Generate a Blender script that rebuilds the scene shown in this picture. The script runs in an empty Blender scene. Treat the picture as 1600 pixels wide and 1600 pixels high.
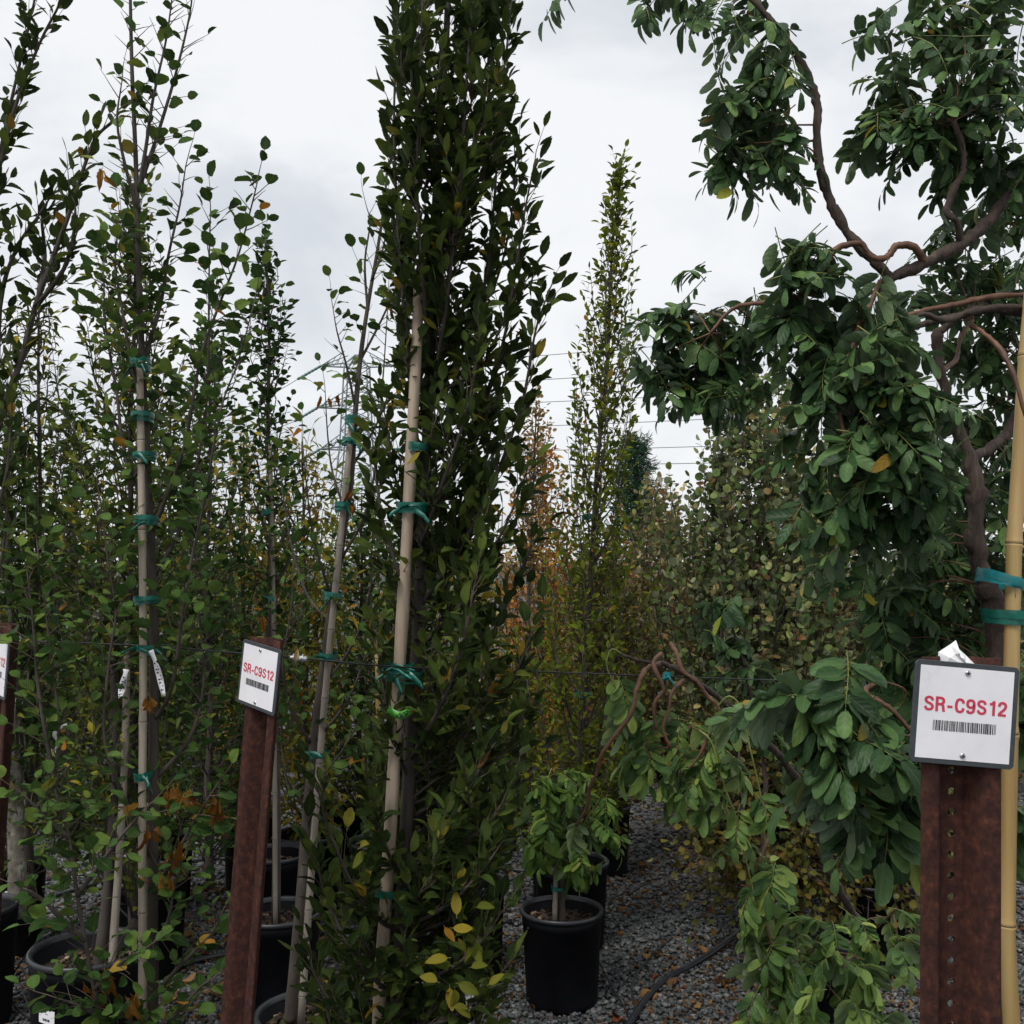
import bpy, math, random
import numpy as np
from mathutils import Vector, Matrix, noise

# ------------------------------------------------------------------ camera, sky, sun, exposure
sc = bpy.context.scene
COL = sc.collection
CAM_H, FPX, PITCH = 1.65, 1605.0, math.radians(2.85)
cam = bpy.data.cameras.new('camera')
cam.sensor_width = 36.0
cam.lens = 36.0 * FPX / 1600.0
cam.clip_start, cam.clip_end = 0.05, 3000
camo = bpy.data.objects.new('camera', cam)
COL.objects.link(camo)
camo.location = (0, 0, CAM_H)
camo.rotation_euler = (math.radians(90) + PITCH, 0, 0)
sc.camera = camo

SUN_EL, SUN_AZ = math.radians(58), math.radians(214)      # behind the camera, a little to the left
world = bpy.data.worlds.new('World')
sc.world = world
world.use_nodes = True
nt = world.node_tree
nt.nodes.clear()
N = nt.nodes.new
L = nt.links.new
out = N('ShaderNodeOutputWorld')
bg = N('ShaderNodeBackground')
bg.inputs['Strength'].default_value = 0.1
sky = N('ShaderNodeTexSky')
sky.sky_type = 'NISHITA'
sky.sun_disc = False
sky.sun_elevation = SUN_EL
sky.sun_rotation = SUN_AZ
sky.air_density = 1.0
sky.dust_density = 2.0
tc = N('ShaderNodeTexCoord')
mp = N('ShaderNodeMapping')
mp.inputs['Scale'].default_value = (1.0, 1.0, 1.9)
mp.inputs['Location'].default_value = (3.1, 0.4, 0.7)
n1 = N('ShaderNodeTexNoise')
n1.inputs['Scale'].default_value = 3.0
n1.inputs['Detail'].default_value = 5
n1.inputs['Roughness'].default_value = 0.57
n1.inputs['Distortion'].default_value = 0.25
rp = N('ShaderNodeValToRGB')
rp.color_ramp.interpolation = 'EASE'
e = rp.color_ramp.elements
e[0].position = 0.30; e[0].color = (0.645, 0.68, 0.725, 1)
e[1].position = 0.60; e[1].color = (0.875, 0.885, 0.90, 1)
mul = N('ShaderNodeVectorMath'); mul.operation = 'SCALE'
mul.inputs['Scale'].default_value = 6.9
mx = N('ShaderNodeMix'); mx.data_type = 'RGBA'
mx.inputs['Factor'].default_value = 0.95
L(tc.outputs['Generated'], mp.inputs['Vector'])
L(mp.outputs['Vector'], n1.inputs['Vector'])
L(n1.outputs['Fac'], rp.inputs['Fac'])
L(rp.outputs['Color'], mul.inputs[0])
L(sky.outputs['Color'], mx.inputs['A'])
L(mul.outputs['Vector'], mx.inputs['B'])
L(mx.outputs['Result'], bg.inputs['Color'])
L(bg.outputs['Background'], out.inputs['Surface'])

sun = bpy.data.lights.new('sun', 'SUN')
sun.energy = 1.5
sun.angle = math.radians(22)
sun.color = (1.0, 0.97, 0.93)
suno = bpy.data.objects.new('sun', sun)
COL.objects.link(suno)
sdir = Vector((math.sin(SUN_AZ) * math.cos(SUN_EL), math.cos(SUN_AZ) * math.cos(SUN_EL), math.sin(SUN_EL)))
suno.rotation_euler = sdir.to_track_quat('Z', 'Y').to_euler()
suno.location = sdir * 30

vs = sc.view_settings
vs.view_transform = 'Standard'
vs.look = 'None'
vs.exposure = 0.66
vs.gamma = 1.0
vs.use_curve_mapping = False
sc.render.engine = 'CYCLES'
cy = sc.cycles
cy.max_bounces = 4
cy.diffuse_bounces = 2
cy.glossy_bounces = 2
cy.transmission_bounces = 3
cy.use_denoising = True

# ------------------------------------------------------------------ helpers
R = random.Random(7)
UP = Vector((0, 0, 1))
CP, SP = math.cos(PITCH), math.sin(PITCH)

def P(px, py, d):
    """world point that stands d metres in front of the camera on the given line of sight"""
    cx, cyy = (px - 800) / FPX, (800 - py) / FPX
    v = Vector((cx, CP - cyy * SP, SP + cyy * CP))
    s = d / v.y
    return Vector((v.x * s, d, CAM_H + v.z * s))

def PG(px, py, z=0.0):
    cx, cyy = (px - 800) / FPX, (800 - py) / FPX
    v = Vector((cx, CP - cyy * SP, SP + cyy * CP))
    s = (z - CAM_H) / v.z
    return Vector((v.x * s, v.y * s, z))

def proj(v):
    x, y, z = v[0], v[1], v[2] - CAM_H
    f = y * CP + z * SP
    u = -y * SP + z * CP
    return 800 + FPX * x / f, 800 - FPX * u / f

def tag(o, label=None, cat=None, group=None, kind=None):
    if label: o['label'] = label
    if cat: o['category'] = cat
    if group: o['group'] = group
    if kind: o['kind'] = kind
    return o

def empty(name, loc):
    o = bpy.data.objects.new(name, None)
    o.empty_display_size = 0.05
    COL.objects.link(o)
    o.location = loc
    return o

def mesh_data(name, verts, faces, mat, smooth=True, attrs=None):
    """faces: list of index arrays with equal length per array, or python list of tuples"""
    me = bpy.data.meshes.new(name)
    verts = np.asarray(verts, dtype=np.float32).reshape(-1, 3)
    if isinstance(faces, np.ndarray):
        nf, k = faces.shape
        me.vertices.add(len(verts)); me.vertices.foreach_set('co', verts.ravel())
        me.loops.add(nf * k); me.loops.foreach_set('vertex_index', faces.astype(np.int32).ravel())
        me.polygons.add(nf)
        me.polygons.foreach_set('loop_start', np.arange(0, nf * k, k, dtype=np.int32))
        me.update(calc_edges=True)
    else:
        me.from_pydata(verts.tolist(), [], faces)
        me.update()
    if smooth:
        me.polygons.foreach_set('use_smooth', np.ones(len(me.polygons), dtype=bool))
    for k, v in (attrs or {}).items():
        v = np.asarray(v, dtype=np.float32)
        if v.ndim == 1:
            a = me.attributes.new(k, 'FLOAT', 'POINT'); a.data.foreach_set('value', v)
        else:
            a = me.attributes.new(k, 'FLOAT_VECTOR', 'POINT'); a.data.foreach_set('vector', v.ravel())
    if mat: me.materials.append(mat)
    return me

def mobj(name, verts, faces, mat, parent=None, smooth=True, attrs=None, origin=None):
    verts = np.asarray(verts, dtype=np.float64).reshape(-1, 3)
    org = Vector((0, 0, 0))
    if parent is not None:
        p = parent; base = Vector((0, 0, 0))
        while p is not None:
            base += p.location; p = p.parent
        verts = verts - np.array(base)
    elif origin is not None:
        verts = verts - np.array(origin); org = Vector(origin)
    me = mesh_data(name, verts, faces, mat, smooth, attrs)
    o = bpy.data.objects.new(name, me)
    COL.objects.link(o)
    o.parent = parent
    if parent is None: o.location = org
    return o

def crom(pts, n=5):
    """Catmull-Rom through points (tuples/vectors of any length)"""
    a = [np.array(p, dtype=float) for p in pts]
    if len(a) < 3: 
        return [a[0] + (a[-1] - a[0]) * t / n for t in range(n + 1)]
    o = []
    for i in range(len(a) - 1):
        p0 = a[i - 1] if i > 0 else 2 * a[0] - a[1]
        p1, p2 = a[i], a[i + 1]
        p3 = a[i + 2] if i + 2 < len(a) else 2 * a[-1] - a[-2]
        for k in range(n):
            t = k / n
            o.append(0.5 * ((2 * p1) + (-p0 + p2) * t + (2 * p0 - 5 * p1 + 4 * p2 - p3) * t * t + (-p0 + 3 * p1 - 3 * p2 + p3) * t ** 3))
    o.append(a[-1])
    return o

class Tubes:
    """collects tapered tubes in one mesh"""
    def __init__(s): s.v = []; s.f = []
    def add(s, pts, radii, sides=6, bump=0.0, caps=True):
        pts = [Vector(p[:3]) for p in pts]
        n = len(pts)
        if n < 2: return
        base = len(s.v)
        ref = None
        for i, p in enumerate(pts):
            t = (pts[min(i + 1, n - 1)] - pts[max(i - 1, 0)])
            if t.length < 1e-9: t = UP.copy()
            t.normalize()
            if ref is None:
                ref = t.cross(Vector((0.3, 0.9, 0.2)))
                if ref.length < 1e-3: ref = t.cross(Vector((1, 0, 0)))
            ref = ref - t * ref.dot(t)
            ref.normalize()
            b = t.cross(ref)
            r = radii[i] if not isinstance(radii, (int, float)) else radii
            for k in range(sides):
                an = 2 * math.pi * k / sides
                rr = r * (1 + bump * R.uniform(-1, 1)) if bump else r
                q = p + ref * (math.cos(an) * rr) + b * (math.sin(an) * rr)
                s.v.append((q.x, q.y, q.z))
        for i in range(n - 1):
            for k in range(sides):
                k2 = (k + 1) % sides
                a0 = base + i * sides
                s.f.append((a0 + k, a0 + k2, a0 + sides + k2, a0 + sides + k))
        if not caps: return
        s.v.append(tuple(pts[-1])); c = len(s.v) - 1
        s.v.append(tuple(pts[0])); c0 = c + 1
        a0 = base + (n - 1) * sides
        for k in range(sides):
            k2 = (k + 1) % sides
            s.f.append((a0 + k, a0 + k2, c, c))
            s.f.append((base + k2, base + k, c0, c0))
    def build(s, name, mat, parent=None, smooth=True, origin=None):
        if not s.v: return None
        f = [tuple(dict.fromkeys(q)) for q in s.f]
        return mobj(name, s.v, f, mat, parent, smooth, None, origin)

def box_mesh(cx, cy_, cz, sx, sy, sz):
    v = [(cx + sx * a / 2, cy_ + sy * b / 2, cz + sz * c / 2) for a in (-1, 1) for b in (-1, 1) for c in (-1, 1)]
    f = [(0, 1, 3, 2), (4, 6, 7, 5), (0, 4, 5, 1), (2, 3, 7, 6), (0, 2, 6, 4), (1, 5, 7, 3)]
    return v, f

def lathe(prof, seg=32, center=(0, 0, 0), wob=0.0):
    v = []; f = []
    for (r, z) in prof:
        for k in range(seg):
            a = 2 * math.pi * k / seg
            rr = r * (1 + wob * math.sin(2 * a + 0.7))
            v.append((center[0] + rr * math.cos(a), center[1] + rr * math.sin(a), center[2] + z))
    for i in range(len(prof) - 1):
        for k in range(seg):
            k2 = (k + 1) % seg
            f.append((i * seg + k, i * seg + k2, (i + 1) * seg + k2, (i + 1) * seg + k))
    return v, f

# ------------------------------------------------------------------ materials
def newmat(name):
    m = bpy.data.materials.new(name)
    m.use_nodes = True
    b = m.node_tree.nodes['Principled BSDF']
    return m, m.node_tree, b

def ramp(nt, stops, interp='LINEAR'):
    r = nt.nodes.new('ShaderNodeValToRGB')
    r.color_ramp.interpolation = interp
    el = r.color_ramp.elements
    while len(el) > 1: el.remove(el[-1])
    el[0].position = stops[0][0]; el[0].color = (*stops[0][1], 1)
    for p, c in stops[1:]:
        k = el.new(p); k.color = (*c, 1)
    return r

def math_node(nt, op, a, b=None, c=None):
    n = nt.nodes.new('ShaderNodeMath'); n.operation = op
    for i, x in enumerate((a, b, c)):
        if x is None: continue
        if isinstance(x, (int, float)): n.inputs[i].default_value = x
        else: nt.links.new(x, n.inputs[i])
    return n.outputs[0]

def noise_mat(name, stops, scale=8, detail=6, rough=0.8, bump=0.3, bscale=None, stretch=(1, 1, 1), dist=0.01, metallic=0.0, spec=0.5, rrange=None):
    m, nt, b = newmat(name)
    tc = nt.nodes.new('ShaderNodeTexCoord')
    mp = nt.nodes.new('ShaderNodeMapping'); mp.inputs['Scale'].default_value = stretch
    nt.links.new(tc.outputs['Object'], mp.inputs['Vector'])
    n = nt.nodes.new('ShaderNodeTexNoise')
    n.inputs['Scale'].default_value = scale; n.inputs['Detail'].default_value = detail; n.inputs['Roughness'].default_value = 0.6
    nt.links.new(mp.outputs['Vector'], n.inputs['Vector'])
    r = ramp(nt, stops)
    nt.links.new(n.outputs['Fac'], r.inputs['Fac'])
    nt.links.new(r.outputs['Color'], b.inputs['Base Color'])
    b.inputs['Roughness'].default_value = rough
    b.inputs['Metallic'].default_value = metallic
    b.inputs['Specular IOR Level'].default_value = spec
    if rrange:
        mr = nt.nodes.new('ShaderNodeMapRange')
        mr.inputs['To Min'].default_value, mr.inputs['To Max'].default_value = rrange
        nt.links.new(n.outputs['Fac'], mr.inputs['Value'])
        nt.links.new(mr.outputs['Result'], b.inputs['Roughness'])
    if bump:
        n2 = nt.nodes.new('ShaderNodeTexNoise')
        n2.inputs['Scale'].default_value = bscale or scale * 3; n2.inputs['Detail'].default_value = 5
        nt.links.new(mp.outputs['Vector'], n2.inputs['Vector'])
        bp = nt.nodes.new('ShaderNodeBump'); bp.inputs['Strength'].default_value = bump; bp.inputs['Distance'].default_value = dist
        nt.links.new(n2.outputs['Fac'], bp.inputs['Height'])
        nt.links.new(bp.outputs['Normal'], b.inputs['Normal'])
    return m

def leaf_mat(name, stops, under=(0.10, 0.13, 0.07), under_mix=0.35, veins=38, vbump=0.5, rough=0.55, trans=0.16, spec=0.08, rib=0.3, gain=1.32):
    m, nt, b = newmat(name)
    L = nt.links.new
    at = nt.nodes.new('ShaderNodeAttribute'); at.attribute_name = 'rnd'
    oi = nt.nodes.new('ShaderNodeObjectInfo')
    v = math_node(nt, 'FRACT', math_node(nt, 'ADD', at.outputs['Fac'], oi.outputs['Random']))
    r = ramp(nt, [(p_, (min(1, c_[0] * gain), min(1, c_[1] * gain * 1.06), c_[2] * gain * .72)) for p_, c_ in stops])
    L(v, r.inputs['Fac'])
    lu = nt.nodes.new('ShaderNodeAttribute'); lu.attribute_name = 'luv'
    sx = nt.nodes.new('ShaderNodeSeparateXYZ'); L(lu.outputs['Vector'], sx.inputs[0])
    au = math_node(nt, 'ABSOLUTE', sx.outputs['X'])
    # blotches
    tc = nt.nodes.new('ShaderNodeTexCoord')
    no = nt.nodes.new('ShaderNodeTexNoise'); no.inputs['Scale'].default_value = 45; no.inputs['Detail'].default_value = 3
    L(tc.outputs['Object'], no.inputs['Vector'])
    hsv = nt.nodes.new('ShaderNodeHueSaturation')
    L(r.outputs['Color'], hsv.inputs['Color'])
    mr = nt.nodes.new('ShaderNodeMapRange'); mr.inputs['From Min'].default_value = 0.3; mr.inputs['From Max'].default_value = 0.7
    mr.inputs['To Min'].default_value = 0.75; mr.inputs['To Max'].default_value = 1.25
    L(no.outputs['Fac'], mr.inputs['Value']); L(mr.outputs['Result'], hsv.inputs['Value'])
    # midrib
    ribm = math_node(nt, 'MULTIPLY', math_node(nt, 'LESS_THAN', au, 0.07), rib)
    mxr = nt.nodes.new('ShaderNodeMix'); mxr.data_type = 'RGBA'
    L(ribm, mxr.inputs['Factor']); L(hsv.outputs['Color'], mxr.inputs['A']); mxr.inputs['B'].default_value = (0.16, 0.19, 0.08, 1)
    # paler underside
    ge = nt.nodes.new('ShaderNodeNewGeometry')
    mxu = nt.nodes.new('ShaderNodeMix'); mxu.data_type = 'RGBA'
    L(math_node(nt, 'MULTIPLY', ge.outputs['Backfacing'], under_mix), mxu.inputs['Factor'])
    L(mxr.outputs['Result'], mxu.inputs['A']); mxu.inputs['B'].default_value = (*under, 1)
    L(mxu.outputs['Result'], b.inputs['Base Color'])
    b.inputs['Roughness'].default_value = rough
    b.inputs['Specular IOR Level'].default_value = spec
    # side veins
    ph = math_node(nt, 'SUBTRACT', sx.outputs['Y'], math_node(nt, 'MULTIPLY', au, 0.28))
    h = math_node(nt, 'SINE', math_node(nt, 'MULTIPLY', ph, float(veins) * 2))
    h2 = math_node(nt, 'ADD', h, math_node(nt, 'MULTIPLY', no.outputs['Fac'], 1.2))
    bp = nt.nodes.new('ShaderNodeBump'); bp.inputs['Strength'].default_value = vbump; bp.inputs['Distance'].default_value = 0.0012
    L(h2, bp.inputs['Height']); L(bp.outputs['Normal'], b.inputs['Normal'])
    tr = nt.nodes.new('ShaderNodeBsdfTranslucent')
    hs2 = nt.nodes.new('ShaderNodeHueSaturation'); hs2.inputs['Value'].default_value = 1.7; hs2.inputs['Hue'].default_value = 0.485
    L(mxr.outputs['Result'], hs2.inputs['Color']); L(hs2.outputs['Color'], tr.inputs['Color'])
    ms = nt.nodes.new('ShaderNodeMixShader'); ms.inputs[0].default_value = trans
    L(b.outputs[0], ms.inputs[1]); L(tr.outputs[0], ms.inputs[2])
    L(ms.outputs[0], nt.nodes['Material Output'].inputs['Surface'])
    return m

YEL = (0.30, 0.22, 0.03); BRN = (0.17, 0.07, 0.02); ORN = (0.32, 0.13, 0.025)
M = {}
M['l_horn'] = leaf_mat('hornbeam_leaf', [(0, (.012, .022, .008)), (.45, (.028, .046, .014)), (.8, (.055, .080, .021)), (.975, (.095, .12, .032)), (.985, YEL), (1, BRN)], under=(.085, .10, .05), under_mix=.1, veins=42, vbump=0.9, gain=1.55, spec=.14)
M['l_hazel'] = leaf_mat('hazel_leaf', [(0, (.014, .032, .011)), (.4, (.032, .065, .021)), (.78, (.065, .11, .034)), (.975, (.10, .14, .038)), (.99, (.15, .16, .04)), (1, ORN)], under=(.11, .15, .09), under_mix=.1, veins=26)
M['l_olive'] = leaf_mat('olive_leaf', [(0, (.016, .026, .007)), (.4, (.045, .064, .016)), (.78, (.095, .115, .026)), (.92, (.17, .155, .03)), (.975, YEL), (1, BRN)], under=(.11, .12, .055), under_mix=.1, veins=30)
M['l_deep'] = leaf_mat('deep_green_leaf', [(0, (.009, .024, .009)), (.5, (.022, .052, .017)), (.95, (.055, .10, .028)), (1, YEL)], under=(.08, .11, .06), under_mix=.1, veins=30)
M['l_yg'] = leaf_mat('yellow_green_leaf', [(0, (.022, .036, .006)), (.4, (.060, .085, .012)), (.85, (.12, .145, .02)), (.97, (.20, .19, .02)), (1, ORN)], under=(.13, .14, .04), veins=36, trans=.33)
M['l_gold'] = leaf_mat('gold_green_leaf', [(0, (.06, .075, .016)), (.4, (.11, .11, .022)), (.75, (.19, .155, .03)), (.92, (.26, .17, .03)), (1, ORN)], under=(.16, .14, .05), veins=30, trans=.33)
M['l_brown'] = leaf_mat('russet_leaf', [(0, (.09, .034, .012)), (.4, (.20, .08, .024)), (.8, (.31, .135, .036)), (1, (.12, .10, .025))], under=(.22, .13, .06), veins=30, rough=.6, gain=1.65)
M['l_tan'] = leaf_mat('tan_leaf', [(0, (.14, .08, .045)), (.5, (.26, .165, .095)), (.85, (.34, .24, .15)), (1, (.10, .11, .045))], under=(.34, .27, .19), veins=20, rough=.65)
M['l_kats'] = leaf_mat('katsura_leaf', [(0, (.02, .04, .016)), (.35, (.055, .085, .036)), (.62, (.11, .135, .065)), (.84, (.20, .20, .11)), (.92, (.13, .06, .035)), (1, (.26, .20, .13))], under=(.30, .33, .22), under_mix=.7, gain=1.4, veins=14, vbump=.25, rib=.1)
M['l_katsb'] = leaf_mat('katsura_autumn_leaf', [(0, (.03, .045, .016)), (.35, (.085, .10, .042)), (.6, (.19, .175, .095)), (.8, (.30, .235, .15)), (.9, (.12, .04, .025)), (.96, (.075, .018, .015)), (1, (.26, .17, .10))], under=(.42, .36, .27), under_mix=.65, gain=1.4, veins=14, vbump=.25, rib=.1)
M['l_katso'] = leaf_mat('katsura_olive_leaf', [(0, (.05, .06, .018)), (.5, (.10, .10, .03)), (.85, (.17, .13, .04)), (1, (.14, .055, .022))], under=(.22, .21, .11), under_mix=.5, veins=14, vbump=.2, rib=.1, gain=.8)
M['l_wist'] = leaf_mat('wisteria_leaf', [(0, (.013, .028, .018)), (.4, (.030, .061, .032)), (.8, (.060, .105, .052)), (.982, (.095, .15, .065)), (.99, (.18, .18, .03)), (1, BRN)], under=(.15, .20, .13), under_mix=.6, veins=13, vbump=.18, rough=.42, rib=.25, spec=.15)
M['l_wistl'] = leaf_mat('wisteria_young_leaf', [(0, (.026, .055, .026)), (.4, (.062, .112, .047)), (.8, (.125, .185, .070)), (.96, (.19, .245, .09)), (1, (.27, .29, .10))], under=(.26, .32, .19), under_mix=.6, veins=13, vbump=.18, rough=.42, trans=.3, rib=.25, spec=.15, gain=1.25)
M['l_wistm'] = leaf_mat('wisteria_mid_leaf', [(0, (.026, .062, .022)), (.4, (.062, .125, .036)), (.8, (.125, .21, .052)), (.96, (.19, .27, .07)), (1, (.28, .30, .08))], under=(.26, .33, .17), under_mix=.6, veins=13, vbump=.18, rough=.42, trans=.3, rib=.25, spec=.15, gain=.72)
M['l_pine'] = leaf_mat('pine_needle', [(0, (.012, .034, .026)), (.6, (.022, .052, .038)), (1, (.04, .075, .05))], under=(.05, .08, .06), veins=3, vbump=0, trans=.05)
M['l_dead'] = leaf_mat('dead_leaf', [(0, (.16, .062, .018)), (.5, (.27, .115, .03)), (1, (.36, .18, .06))], under=(.30, .17, .08), veins=40, vbump=1.0, rough=.6, trans=.15)
M['l_fallen'] = leaf_mat('fallen_leaf', [(0, (.035, .016, .009)), (.3, (.085, .036, .018)), (.6, (.16, .07, .032)), (.85, (.25, .145, .08)), (1, (.17, .04, .025))], under=(.28, .17, .09), veins=30, vbump=.8, rough=.7, trans=.1)
M['bark_dark'] = noise_mat('dark_bark', [(.3, (.025, .020, .017)), (.6, (.06, .048, .040)), (.8, (.11, .095, .08))], 30, rough=.85, bump=.5, stretch=(1, 1, .25), dist=.004)
M['bark_grey'] = noise_mat('grey_bark', [(.3, (.028, .022, .018)), (.6, (.075, .060, .048)), (.8, (.14, .12, .10))], 26, rough=.85, bump=.4, stretch=(1, 1, .3), dist=.004)
M['bark_lich'] = noise_mat('lichen_bark', [(.3, (.06, .05, .04)), (.5, (.16, .14, .11)), (.62, (.30, .29, .25)), (.8, (.42, .41, .37))], 22, rough=.85, bump=.5, stretch=(1, 1, .8), dist=.004)
M['bark_wist'] = noise_mat('wisteria_bark', [(.3, (.022, .014, .011)), (.55, (.062, .041, .031)), (.8, (.14, .105, .082))], 46, rough=.85, bump=1.0, stretch=(1, 1, .18), dist=.006)
M['bark_vine'] = noise_mat('young_vine_bark', [(.3, (.06, .026, .015)), (.6, (.14, .065, .034)), (.8, (.22, .125, .065))], 34, rough=.6, bump=.3, stretch=(1, 1, .3), dist=.003)
M['twig'] = noise_mat('twig_bark', [(.3, (.05, .032, .024)), (.7, (.12, .085, .062))], 40, rough=.75, bump=0)
M['twig_red'] = noise_mat('red_twig_bark', [(.3, (.05, .022, .016)), (.7, (.11, .06, .04))], 40, rough=.75, bump=0)
M['twig_green'] = noise_mat('green_twig', [(.3, (.10, .13, .03)), (.7, (.22, .24, .06))], 30, rough=.5, bump=0)
M['bamboo_old'] = noise_mat('weathered_bamboo', [(.3, (.24, .19, .14)), (.55, (.40, .335, .265)), (.8, (.53, .46, .38))], 14, rough=.6, bump=.25, bscale=90, stretch=(2.5, 2.5, .16), dist=.002)
M['bamboo_grey'] = noise_mat('grey_bamboo', [(.3, (.15, .125, .10)), (.6, (.27, .235, .19)), (.8, (.38, .34, .28))], 14, rough=.7, bump=.25, bscale=90, stretch=(2.5, 2.5, .16), dist=.002)
M['bamboo_new'] = noise_mat('yellow_bamboo', [(.25, (.22, .135, .05)), (.45, (.38, .25, .095)), (.65, (.46, .325, .135)), (.85, (.52, .41, .22))], 12, rough=.42, bump=.15, bscale=80, stretch=(2.5, 2.5, .12), dist=.0015)
M['pole'] = noise_mat('peeled_pole', [(.3, (.25, .19, .135)), (.55, (.43, .34, .255)), (.8, (.54, .455, .36))], 12, rough=.75, bump=.4, bscale=70, stretch=(3, 3, .2), dist=.003)
M['tie'] = noise_mat('green_tie_tape', [(.3, (.004, .085, .062)), (.7, (.012, .17, .125))], 40, rough=.35, bump=.4, dist=.002)
M['tie_lime'] = noise_mat('lime_flag_tape', [(.3, (.05, .26, .03)), (.7, (.10, .42, .05))], 30, rough=.4, bump=.3, dist=.002)
M['tie_turq'] = noise_mat('turquoise_tie_tape', [(.3, (.006, .13, .14)), (.7, (.02, .24, .25))], 30, rough=.35, bump=.3, dist=.002)
M['rust'] = noise_mat('rusted_steel', [(.30, (.020, .008, .006)), (.48, (.040, .0135, .0095)), (.60, (.064, .021, .0125)), (.72, (.10, .035, .018)), (.85, (.16, .06, .028))], 95, detail=12, rough=.85, bump=.8, bscale=200, stretch=(1, 1, .75), dist=.0012, spec=.3)
M['backing'] = noise_mat('grey_plastic_board', [(.3, (.036, .044, .05)), (.7, (.052, .06, .067))], 30, rough=.45, bump=.08)
M['paper'] = noise_mat('white_paper', [(.22, (.66, .65, .67)), (.4, (.78, .765, .80)), (.7, (.84, .825, .855))], 22, rough=.55, bump=.04, dist=.002)
M['red_ink'] = noise_mat('red_ink', [(.3, (.52, .035, .075)), (.7, (.62, .05, .10))], 60, rough=.5, bump=0)
M['black_ink'] = noise_mat('black_ink', [(.3, (.012, .012, .016)), (.7, (.03, .03, .036))], 60, rough=.5, bump=0)
M['zinc'] = noise_mat('zinc_metal', [(.3, (.45, .46, .47)), (.7, (.65, .66, .67))], 50, rough=.35, bump=.1, metallic=.9)
M['wire'] = noise_mat('dark_wire', [(.3, (.02, .02, .022)), (.7, (.05, .05, .052))], 50, rough=.45, bump=0, metallic=.6)
M['pot'] = noise_mat('black_pot_plastic', [(.35, (.0035, .0038, .005)), (.6, (.006, .0063, .008)), (.85, (.016, .016, .017))], 7, detail=9, rough=.45, bump=.08, dist=.003, rrange=(.40, .66), spec=.09)
M['pot_rim'] = noise_mat('worn_pot_rim', [(.3, (.012, .013, .016)), (.6, (.024, .026, .03)), (.85, (.06, .06, .062))], 12, detail=8, rough=.4, bump=.08, dist=.003)
M['soil'] = noise_mat('potting_soil', [(.25, (.010, .007, .005)), (.5, (.028, .018, .012)), (.68, (.075, .045, .026)), (.85, (.16, .105, .065))], 70, detail=5, rough=.95, bump=1.0, bscale=60, dist=.012)
M['moss'] = noise_mat('mossy_soil', [(.25, (.014, .012, .006)), (.45, (.035, .04, .010)), (.6, (.075, .085, .016)), (.85, (.12, .085, .04))], 34, detail=6, rough=.95, bump=1.0, bscale=70, dist=.012)
M['hose'] = noise_mat('black_hose', [(.3, (.010, .011, .014)), (.7, (.026, .028, .034))], 18, rough=.38, bump=.06)
M['steel_far'] = noise_mat('galvanised_lattice', [(.3, (.16, .20, .20)), (.7, (.24, .28, .28))], 2, rough=.6, bump=0, metallic=.2)
M['insulator'] = noise_mat('green_insulator', [(.3, (.06, .13, .12)), (.7, (.10, .19, .17))], 2, rough=.4, bump=0)
M['cable'] = noise_mat('grey_cable', [(.3, (.20, .22, .24)), (.7, (.26, .28, .30))], 2, rough=.6, bump=0)
M['plastic_film'] = noise_mat('white_film', [(.3, (.72, .72, .73)), (.7, (.84, .84, .85))], 18, rough=.4, bump=.3, dist=.003)

def stone_mat():
    m, nt, b = newmat('gravel_stone')
    at = nt.nodes.new('ShaderNodeAttribute'); at.attribute_name = 'rnd'
    r = ramp(nt, [(0, (0.0266, 0.0295, 0.0319)), (.22, (0.0502, 0.0561, 0.0590)), (.45, (0.0768, 0.0856, 0.0886)), (.62, (0.1004, 0.1122, 0.1092)), (.76, (0.0797, 0.0797, 0.0738)), (.88, (0.1476, 0.1535, 0.1506)), (.96, (0.2244, 0.2184, 0.2007)), (1, (0.0886, 0.0590, 0.0413))])
    nt.links.new(at.outputs['Fac'], r.inputs['Fac'])
    tc = nt.nodes.new('ShaderNodeTexCoord')
    n = nt.nodes.new('ShaderNodeTexNoise'); n.inputs['Scale'].default_value = 160; n.inputs['Detail'].default_value = 4
    nt.links.new(tc.outputs['Object'], n.inputs['Vector'])
    mr = nt.nodes.new('ShaderNodeMapRange'); mr.inputs['To Min'].default_value = .6; mr.inputs['To Max'].default_value = 1.4
    nt.links.new(n.outputs['Fac'], mr.inputs['Value'])
    h = nt.nodes.new('ShaderNodeHueSaturation')
    nt.links.new(r.outputs['Color'], h.inputs['Color']); nt.links.new(mr.outputs['Result'], h.inputs['Value'])
    nt.links.new(h.outputs['Color'], b.inputs['Base Color'])
    b.inputs['Roughness'].default_value = .8
    return m
M['stone'] = stone_mat()
M['node'] = noise_mat('bamboo_node', [(.3, (.05, .035, .02)), (.7, (.14, .10, .06))], 80, rough=.7, bump=0)

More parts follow.
